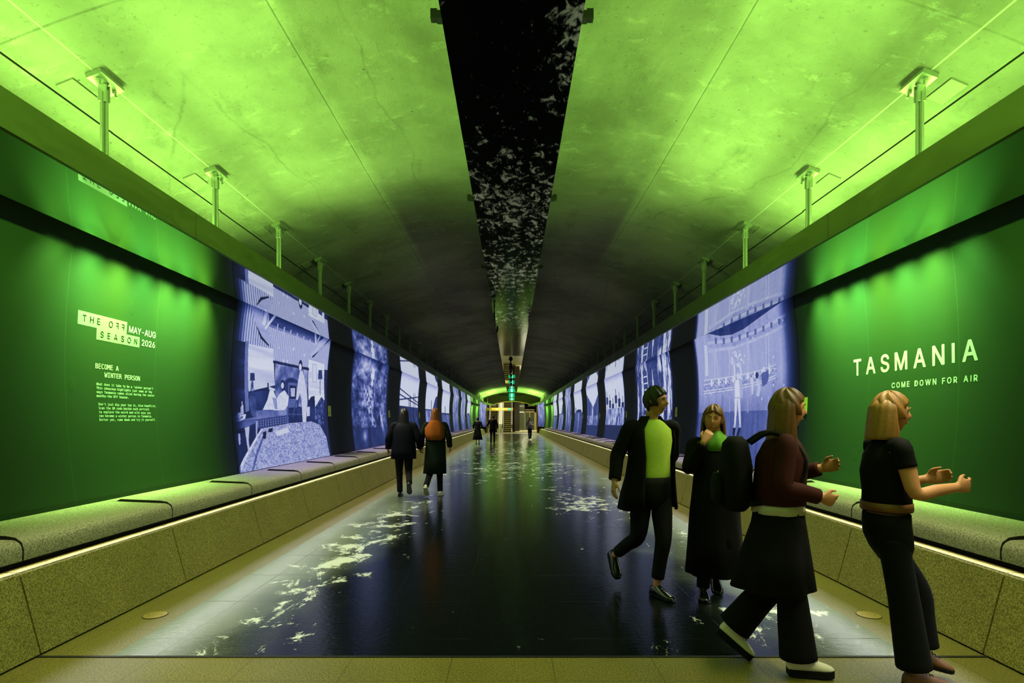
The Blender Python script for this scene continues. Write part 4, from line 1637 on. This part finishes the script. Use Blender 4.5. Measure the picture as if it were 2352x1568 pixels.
def person(name, loc, rz, P, label, fine=True):
    root = empty('person', (loc[0], loc[1], .003), rz)
    tag(root, label, 'person')
    k = P.get('k', 1.0)           # overall scale of trunk widths
    sh, nb, hc = P['shoulder_z'], P['neck_z'], P['head']
    sw = P.get('sw', .185)
    lean = P.get('lean', 0.0)
    pz = P['pelvis_z']
    spine = lambda z: -lean * (z - pz)
    body = MB()
    tor = [(pz - .10, .10, .085), (pz, .155, .11), (pz + .12, .135, .10), (pz + .25, .145, .105), (sh - .10, .165, .11), (sh - .02, .15, .085), (sh + .035, .07, .06)]
    body.loft([ell(0, spine(z), z, rx * k, ry * k, 20) for z, rx, ry in tor])
    hv = Vector(hc)
    body.tube([(0, spine(sh), sh - .03), (0, spine(nb), nb), hv + Vector((0, .012, -.05))], [.062 * k, .052, .054], 12)
    Rh = Matrix.Translation(hv) @ Matrix.Rotation(P.get('yaw', 0), 4, 'Z') @ Matrix.Rotation(P.get('tilt', 0), 4, 'Y') @ Matrix.Rotation(P.get('nod', 0), 4, 'X')
    hk = P.get('hk', 1.0)
    body.loft([[Rh @ v for v in r] for r in head_points(hk)])
    for s in (-1, 1):
        ear = MB().ball((s * .077 * hk, .010, -.004), .008, .019, .032, 8, 6)
        body.add([Rh @ Vector(v) for v in ear.v], ear.f)
    arms = P['arms']
    for s, A in zip((-1, 1), arms):
        S0 = Vector((s * sw, spine(sh), sh - .02))
        E, Wr = Vector(A['e']), Vector(A['w'])
        body.tube([S0 * .8 + Vector((0, 0, sh - .05)) * .2, S0, (S0 + E) / 2, E, (E + Wr) / 2, Wr], [.05, .050, .043, .036, .034, .026], 12, 3)
        hand(body, Wr, A.get('d', Wr - E), A.get('n', (-s, 0, 0)), A.get('t', -s), A.get('curl', .55), .95 if k < 1 else 1.0)
    for s, Lg in zip((-1, 1), P['legs']):
        Hp = Vector((s * .085 * k, spine(pz), pz - .03))
        K, A = Vector(Lg['k']), Vector(Lg['a'])
        body.tube([Hp, (Hp + K) / 2, K, K + (A - K) * .35, A], [.070 * k, .062 * k, .046 * k, .046 * k, .032], 12, 3)
        yw = Lg.get('yaw', 0)
        fd = (Matrix.Rotation(yw, 3, 'Z') @ Matrix.Rotation(-Lg.get('pitch', 0), 3, 'X') @ Vector((0, -1, -.28))).normalized()
        dn = (Matrix.Rotation(yw, 3, 'Z') @ Matrix.Rotation(-Lg.get('pitch', 0), 3, 'X') @ Vector((0, 0, -1)))
        body.tube([A + Vector((0, 0, .01)), A + fd * .05 + dn * .020, A + fd * .12 + dn * .012], [.032, .027, .018], 10, 2, .7)
    bo = body.build('body', SKIN, None, True)
    rm = bo.modifiers.new('skin', 'REMESH')
    rm.mode = 'VOXEL'
    rm.voxel_size = .0062 if fine else .014
    smo = bo.modifiers.new('smooth', 'SMOOTH')
    smo.factor = .5
    smo.iterations = 2
    dg = bpy.context.evaluated_depsgraph_get()
    me = bpy.data.meshes.new_from_object(bo.evaluated_get(dg))
    bo.modifiers.clear()
    bo.data = me
    for pl in me.polygons:
        pl.use_smooth = True
    bo.parent = root
    # eyes and mouth
    if fine:
        for s in (-1, 1):
            e = MB()
            e.ball(Rh @ Vector((s * .029, -.0660, .003)), .0115, .0105, .0085, 12, 8)
            eo = e.build('eye', EYE, root, True)
            q = MB()
            q.ball(Rh @ Vector((s * .029, -.0752, .003)), .0048, .0025, .0048, 10, 6)
            q.build('pupil', PUPIL, eo, True)
            br = MB()
            br.tube([Rh @ Vector((s * .012, -.092, .025)), Rh @ Vector((s * .030, -.092, .030)), Rh @ Vector((s * .046, -.080, .024))], [.0035, .0042, .002], 6, 2)
            br.build('eyebrow', P['hair_m'], root)
        lp = MB()
        lp.tube([Rh @ Vector((-.021, -.079, -.058)), Rh @ Vector((0, -.0870, -.057)), Rh @ Vector((.021, -.079, -.058))], [.003, .0052, .003], 8, 3)
        lp.build('lips', LIP, root, True)
    # hair
    hm = MB()
    hm.loft([[Rh @ v for v in r] for r in head_points(hk, 1, 48, 36)])
    if P.get('long'):
        ln = P['long']
        rr = []
        zc = hv.z
        for i in range(12):
            q = i / 11
            z = zc + .075 - q * (ln + .025)
            g = math.radians(165 - 45 * q)
            wx = (.062, .078)[min(i, 1)] if i < 2 else .083 + .022 * math.sin(min(1, q * 1.3) * PI * .5)
            wy = (.066, .084)[min(i, 1)] if i < 2 else .092 + .004 * q
            cy = hv.y + .012 + spine(z) * .2 + .018 * q
            th = .030 * (1 - .6 * q)
            o1 = ell(hv.x, cy, z, wx, wy, 44, .022, q * 2.2, 17, g / 2, 2 * PI - g / 2)
            o2 = ell(hv.x, cy, z, wx - th, wy - th, 44, 0, 0, 7, g / 2, 2 * PI - g / 2)
            rr.append(o1 + o2[::-1])
        yw = P.get('yaw', 0)
        if yw:
            Rz = Matrix.Translation((hv.x, hv.y, 0)) @ Matrix.Rotation(yw, 4, 'Z') @ Matrix.Translation((-hv.x, -hv.y, 0))
            rr = [[Rz @ v for v in r] for r in rr]
        hm.loft(rr)
    hm.build('hair', P['hair_m'], root, True)
    # legs of trousers
    tm = P.get('trousers')
    if tm:
        tr = MB()
        ky = (P['legs'][0]['k'][1] + P['legs'][1]['k'][1]) / 2
        tr.loft([ell(0, spine(z) + ky * max(0, (pz - .03 - z)) * 1.9, z, rx * k, ry * k, 24) for z, rx, ry in ((pz - .20, .10, .085), (pz - .13, .160, .118), (pz - .06, .178, .132), (pz + .0, .176, .131), (pz + .065, .170 if fine else .16, .128))])
        fl = P.get('flare', 0.0)
        for s, Lg in zip((-1, 1), P['legs']):
            Hp = Vector((s * .085 * k, spine(pz), pz - .06))
            K, A = Vector(Lg['k']), Vector(Lg['a'])
            up = (K - A).normalized()
            cut = P.get('hem', .0)
            A2 = A + up * cut
            tr.tube([Hp, Hp + (K - Hp) * .5, K, K + (A2 - K) * .5, A2], [.090 * k, .086 * k, .068 + fl * .25, .058 + fl * .7, .054 + fl], 16, 4)
        tr.build('trousers', tm, root, True)
    for G in P.get('garments', ()):
        g = garment(G['rings'], G.get('open', 0), G.get('turn', 0.0), G.get('thick', .014))
        for s, A in zip((-1, 1), arms):
            if G.get('sleeves'):
                S0 = Vector((s * (sw + .002), spine(sh), sh - .012))
                E, Wr = Vector(A['e']), Vector(A['w'])
                r = G['sleeves']
                if G.get('short'):
                    M1 = S0 + (E - S0) * G['short']
                    g.tube([S0 * .55 + Vector((0, 0, sh - .03)) * .45, S0, (S0 + M1) / 2, M1], [r * .95, r * 1.06, r, r * .95], 14, 3)
                else:
                    W2 = Wr + (E - Wr) * .08
                    g.tube([S0 * .55 + Vector((0, 0, sh - .03)) * .45, S0, (S0 + E) / 2, E, (E + W2) / 2, W2], [r * .7, r * .93, r * .95, r * .92, r * .84, r * .78], 14, 4)
        g.build(G['name'], G['m'], root, True)
    for s, Lg in zip((-1, 1), P['legs']):
        shoe(root, Lg['a'], Lg.get('yaw', 0), Lg.get('pitch', 0), P['shoe_m'], P.get('sole_m', LEATHER), P.get('shoe_l', .27), P.get('chunky', 0.0))
    return root


# man in lime shirt and open black coat, striding toward the camera
person('person', (1.19, 4.85), math.radians(14), dict(
    shoulder_z=1.45, neck_z=1.53, head=(.02, -.03, 1.655), pelvis_z=.95, yaw=math.radians(38), tilt=math.radians(-6), hair_m=HAIRD, sw=.195,
    arms=(dict(e=(-.30, .03, 1.20), w=(-.36, -.04, .985), n=(1, 0, 0), t=1, curl=.5), dict(e=(.27, .13, 1.20), w=(.27, .30, 1.02), n=(-1, 0, 0), t=-1, curl=.6)),
    legs=(dict(k=(-.10, .06, .50), a=(-.15, .42, .26), pitch=math.radians(-50)), dict(k=(.055, -.10, .50), a=(.03, -.03, .09), yaw=math.radians(15))),
    trousers=CL['charcoal'], hem=.075, shoe_m=LEATHER,
    garments=(
        dict(name='shirt', m=CL['lime_shirt'], sleeves=.050, rings=[(.97, 0, 0, .158, .118, .0), (1.03, 0, 0, .164, .126, .012), (1.08, 0, 0, .162, .124, .012), (1.18, 0, 0, .160, .125, .012), (1.32, 0, 0, .180, .132, .008), (1.42, 0, .0, .175, .108, 0), (1.475, 0, .0, .110, .078, 0), (1.50, 0, .0, .070, .062, 0)]),
        dict(name='coat', m=CL['black_wool'], sleeves=.066, open=(80, 84, 90, 96, 100, 100, 96, 90), turn=math.radians(14), thick=.02,
             rings=[(.74, -.02, .03, .265, .205, .03), (.88, -.02, .02, .245, .185, .02), (1.02, -.01, .01, .220, .165, .01), (1.18, 0, 0, .208, .155, .005), (1.32, 0, 0, .215, .152, 0), (1.42, 0, .0, .205, .125, 0), (1.475, 0, .01, .130, .090, 0), (1.53, 0, .015, .085, .075, 0)]),
    )), 'man in open black coat and lime shirt striding toward the camera')

# woman in long black coat, hand at her mouth
person('person', (1.70, 4.77), math.radians(-8), dict(
    k=.9, shoulder_z=1.315, neck_z=1.39, head=(-.02, -.03, 1.50), pelvis_z=.86, yaw=math.radians(-14), tilt=math.radians(6), hair_m=HAIRB, long=.34, sw=.165, hk=.97,
    arms=(dict(e=(-.23, -.10, 1.10), w=(-.125, -.20, 1.325), d=(.45, .25, .7), n=(.3, .9, 0), t=1, curl=.8), dict(e=(.25, -.02, 1.08), w=(.06, -.24, 1.07), n=(0, 1, 0), t=1, curl=.5)),
    legs=(dict(k=(-.08, -.02, .47), a=(-.09, .02, .09), yaw=-.1), dict(k=(.08, -.06, .47), a=(.05, .22, .16), pitch=math.radians(-30))),
    trousers=CL['black_cloth'], shoe_m=LEATHER, shoe_l=.25,
    garments=(
        dict(name='scarf', m=CL['green_scarf'], rings=[(1.24, -.01, -.075, .085, .055, .05), (1.31, -.01, -.04, .105, .085, .06), (1.37, -.01, -.01, .095, .085, .06), (1.405, -.01, 0, .065, .062, .04)]),
        dict(name='coat', m=CL['black_cloth'], sleeves=.058, rings=[(.20, .02, .05, .24, .20, .06), (.45, .01, .04, .22, .18, .05), (.70, 0, .02, .205, .165, .03), (.92, 0, 0, .185, .145, .01), (1.06, 0, 0, .170, .135, 0), (1.20, 0, 0, .180, .135, 0), (1.29, 0, 0, .168, .105, 0), (1.345, 0, 0, .095, .072, 0)]),
    )), 'brown-haired woman in long black coat and green scarf, hand raised to her mouth')

# woman with backpack, walking to the right in front of them
r3 = person('person', (1.60, 3.42), math.radians(72), dict(
    k=.92, shoulder_z=1.375, neck_z=1.45, head=(.0, -.05, 1.56), pelvis_z=.90, yaw=math.radians(12), hair_m=HAIRB, long=.26, sw=.165, lean=.05, hk=.98,
    arms=(dict(e=(-.23, .0, 1.12), w=(-.15, -.20, 1.06), n=(1, 0, .2), t=1, curl=.9), dict(e=(.27, -.10, 1.14), w=(.19, -.27, 1.20), n=(-1, 0, .2), t=-1, curl=.9)),
    legs=(dict(k=(-.07, -.06, .50), a=(-.06, -.10, .11), yaw=.2), dict(k=(.08, .02, .50), a=(.09, .24, .20), pitch=math.radians(-38))),
    trousers=CL['black_cloth'], flare=.05, shoe_m=PALESHOE, sole_m=CL['charcoal'], chunky=.02, shoe_l=.26,
    garments=(
        dict(name='jumper', m=CL['maroon_knit'], sleeves=.058, rings=[(1.00, 0, .0, .185, .150, .02), (1.15, 0, -.01, .175, .145, .015), (1.27, 0, -.02, .182, .145, .008), (1.355, 0, -.02, .165, .105, 0), (1.405, 0, -.02, .085, .070, 0)]),
        dict(name='shirt_hem', m=CL['white_cotton'], rings=[(.945, 0, .0, .183, .146, .05), (1.02, 0, 0, .176, .140, .02)]),
        dict(name='skirt', m=CL['black_cloth'], rings=[(.50, 0, .04, .25, .23, .07), (.70, 0, .02, .215, .19, .05), (.88, 0, 0, .185, .15, .02), (.97, 0, 0, .172, .138, 0)]),
    )), 'woman with black backpack, maroon jumper and chunky pale shoes walking to the right')
bp = empty('backpack', (1.575, 3.427, 0), math.radians(72))
mb = MB()
mb.loft([ell(0, .215, z, rx, ry, 24) for z, rx, ry in ((.95, .10, .06), (.98, .145, .085), (1.10, .16, .10), (1.25, .155, .095), (1.36, .12, .075), (1.40, .06, .04))])
mb.build('bag_body', CL['black_cloth'], bp, True)
MB().loft([ell(0, .315, z, rx, ry, 20) for z, rx, ry in ((.99, .08, .02), (1.01, .11, .04), (1.12, .115, .045), (1.17, .09, .03))]).build('front_pocket', CL['charcoal'], bp, True)
for s in (-1, 1):
    mb = MB().tube([(s * .10, .14, 1.36), (s * .11, .03, 1.425), (s * .115, -.10, 1.36), (s * .12, -.155, 1.22), (s * .135, -.06, 1.06), (s * .12, .14, 1.0)], [.014] * 6, 8, 4)
    mb.build('shoulder_strap', CL['charcoal'], bp, True)
tag(bp, 'black backpack worn by the woman in the maroon jumper', 'backpack')

# woman at the right edge, arms forward
person('person', (2.15, 3.27), math.radians(80), dict(
    k=.88, shoulder_z=1.36, neck_z=1.43, head=(.0, -.02, 1.535), pelvis_z=.90, yaw=math.radians(-5), hair_m=HAIRF, long=.20, sw=.16, hk=.97,
    arms=(dict(e=(-.20, -.06, 1.10), w=(-.13, -.29, 1.13), n=(1, 0, .1), t=1, curl=.75), dict(e=(.20, -.04, 1.08), w=(.11, -.26, 1.15), n=(-1, 0, .1), t=-1, curl=.75)),
    legs=(dict(k=(-.07, -.06, .49), a=(-.06, -.12, .085), yaw=.15), dict(k=(.08, -.19, .50), a=(.08, -.22, .16), pitch=math.radians(-12))),
    trousers=CL['denim'], flare=.035, hem=.03, shoe_m=TANSHOE, sole_m=CL['charcoal'], shoe_l=.245,
    garments=(
        dict(name='top', m=CL['black_cloth'], sleeves=.052, short=.45, rings=[(.98, 0, 0, .150, .122, .01), (1.08, 0, 0, .142, .118, .01), (1.20, 0, 0, .160, .128, 0), (1.30, 0, 0, .158, .108, 0), (1.36, 0, 0, .105, .075, 0), (1.40, 0, 0, .070, .060, 0)]),
        dict(name='belt', m=TANSHOE, rings=[(.985, 0, 0, .156, .127, 0), (1.03, 0, 0, .154, .125, 0)]),
    )), 'fair-haired woman in black top and dark trousers at the right, forearms held forward')

# pair walking away on the left
person('person', (-2.12, 11.14), PI + .05, dict(
    shoulder_z=1.40, neck_z=1.475, head=(0, -.03, 1.59), pelvis_z=.93, hair_m=HAIRD, long=.40, sw=.185,
    arms=(dict(e=(-.29, .03, 1.14), w=(-.31, -.08, .93), n=(1, 0, 0), t=1), dict(e=(.28, .04, 1.14), w=(.30, .0, .92), n=(-1, 0, 0), t=-1)),
    legs=(dict(k=(-.10, .02, .50), a=(-.16, .40, .30), pitch=math.radians(-55)), dict(k=(.09, -.03, .50), a=(.07, .02, .09))),
    trousers=CL['charcoal'], shoe_m=LEATHER,
    garments=(dict(name='jacket', m=CL['navy_cloth'], sleeves=.075, rings=[(.74, 0, .01, .245, .185, .03), (.90, 0, 0, .24, .18, .02), (1.10, 0, 0, .225, .17, .015), (1.28, 0, 0, .225, .16, .01), (1.37, 0, 0, .20, .125, 0), (1.44, 0, 0, .11, .085, 0)]),)),
    'person with long dark hair in navy jacket walking away along the left side')
person('person', (-1.52, 11.30), PI - .05, dict(
    k=.95, shoulder_z=1.41, neck_z=1.49, head=(0, -.03, 1.605), pelvis_z=.93, hair_m=HAIRG, long=.46, sw=.18,
    arms=(dict(e=(-.27, .03, 1.16), w=(-.28, -.06, .95), n=(1, 0, 0), t=1), dict(e=(.27, .03, 1.16), w=(.29, -.05, .95), n=(-1, 0, 0), t=-1)),
    legs=(dict(k=(-.08, -.02, .50), a=(-.10, .04, .09)), dict(k=(.09, .0, .50), a=(.12, .34, .22), pitch=math.radians(-42))),
    trousers=CL['charcoal'], shoe_m=PALESHOE, sole_m=PALESHOE,
    garments=(dict(name='coat', m=CL['green_wool'], sleeves=.066, rings=[(.44, 0, .03, .23, .19, .04), (.70, 0, .01, .215, .17, .03), (.95, 0, 0, .20, .155, .02), (1.15, 0, 0, .195, .15, .01), (1.30, 0, 0, .205, .145, 0), (1.38, 0, 0, .185, .115, 0), (1.45, 0, 0, .10, .08, 0)]),
              dict(name='shawl', m=CL['rust_scarf'], rings=[(1.10, 0, .06, .16, .135, .05), (1.22, 0, .04, .20, .15, .05), (1.34, 0, .02, .205, .14, .04), (1.43, 0, .01, .14, .105, .03), (1.50, 0, 0, .085, .08, .02)]))),
    'ginger-haired person in long dark green coat and rust shawl walking away')

# three figures far down the tunnel
person('person', (-2.11, 35.0), PI, dict(
    k=.92, shoulder_z=1.36, neck_z=1.44, head=(0, -.02, 1.55), pelvis_z=.90, hair_m=HAIRD, sw=.17,
    arms=(dict(e=(-.27, .03, 1.10), w=(-.36, -.02, .92), n=(1, 0, 0), t=1), dict(e=(.28, .0, 1.12), w=(.26, -.16, .98), n=(-1, 0, 0), t=-1)),
    legs=(dict(k=(-.08, 0, .48), a=(-.08, -.04, .09)), dict(k=(.08, 0, .48), a=(.08, .06, .09))),
    shoe_m=LEATHER,
    garments=(dict(name='dress', m=CL['black_cloth'], sleeves=.062, rings=[(.28, 0, 0, .30, .24, .08), (.55, 0, 0, .25, .2, .06), (.85, 0, 0, .20, .155, .03), (1.0, 0, 0, .16, .125, 0), (1.2, 0, 0, .18, .135, 0), (1.33, 0, 0, .17, .11, 0), (1.40, 0, 0, .09, .07, 0)]),)),
    'person in black midi dress walking far down the tunnel on the left', False)
person('person', (-1.22, 35.9), PI, dict(
    shoulder_z=1.46, neck_z=1.54, head=(-.02, -.02, 1.655), pelvis_z=.96, hair_m=HAIRD, sw=.19, yaw=.6,
    arms=(dict(e=(-.29, .02, 1.20), w=(-.30, -.05, .95), n=(1, 0, 0), t=1), dict(e=(.30, .0, 1.20), w=(.40, -.18, 1.12), n=(-1, 0, 0), t=-1)),
    legs=(dict(k=(-.10, -.03, .5), a=(-.10, .03, .09)), dict(k=(.10, .0, .5), a=(.11, .12, .10))),
    trousers=CL['black_cloth'], shoe_m=LEATHER,
    garments=(dict(name='jacket', m=CL['black_cloth'], sleeves=.068, rings=[(.80, 0, 0, .22, .165, .02), (1.0, 0, 0, .205, .155, .01), (1.2, 0, 0, .205, .155, 0), (1.36, 0, 0, .215, .15, 0), (1.44, 0, 0, .19, .115, 0), (1.50, 0, 0, .10, .08, 0)]),)),
    'man in black jacket and trousers walking far down the tunnel', False)
person('person', (1.32, 42.0), 0.0, dict(
    k=.9, shoulder_z=1.34, neck_z=1.42, head=(0, -.03, 1.53), pelvis_z=.89, hair_m=HAIRD, long=.34, sw=.165, nod=.2,
    arms=(dict(e=(-.25, -.02, 1.10), w=(-.06, -.24, 1.14), n=(0, 0, 1), t=1), dict(e=(.25, -.02, 1.10), w=(.06, -.24, 1.14), n=(0, 0, 1), t=-1)),
    legs=(dict(k=(-.07, -.04, .48), a=(-.05, -.02, .09)), dict(k=(.07, 0, .48), a=(.06, .15, .13), pitch=-.4)),
    trousers=CL['charcoal'], shoe_m=PALESHOE, sole_m=PALESHOE,
    garments=(dict(name='sweater', m=CL['grey_knit'], sleeves=.058, rings=[(.88, 0, 0, .18, .14, .01), (1.02, 0, 0, .17, .135, .01), (1.2, 0, 0, .18, .135, 0), (1.31, 0, 0, .165, .11, 0), (1.38, 0, 0, .085, .07, 0)]),)),
    'person in grey sweater and dark trousers walking toward the camera far away', False)
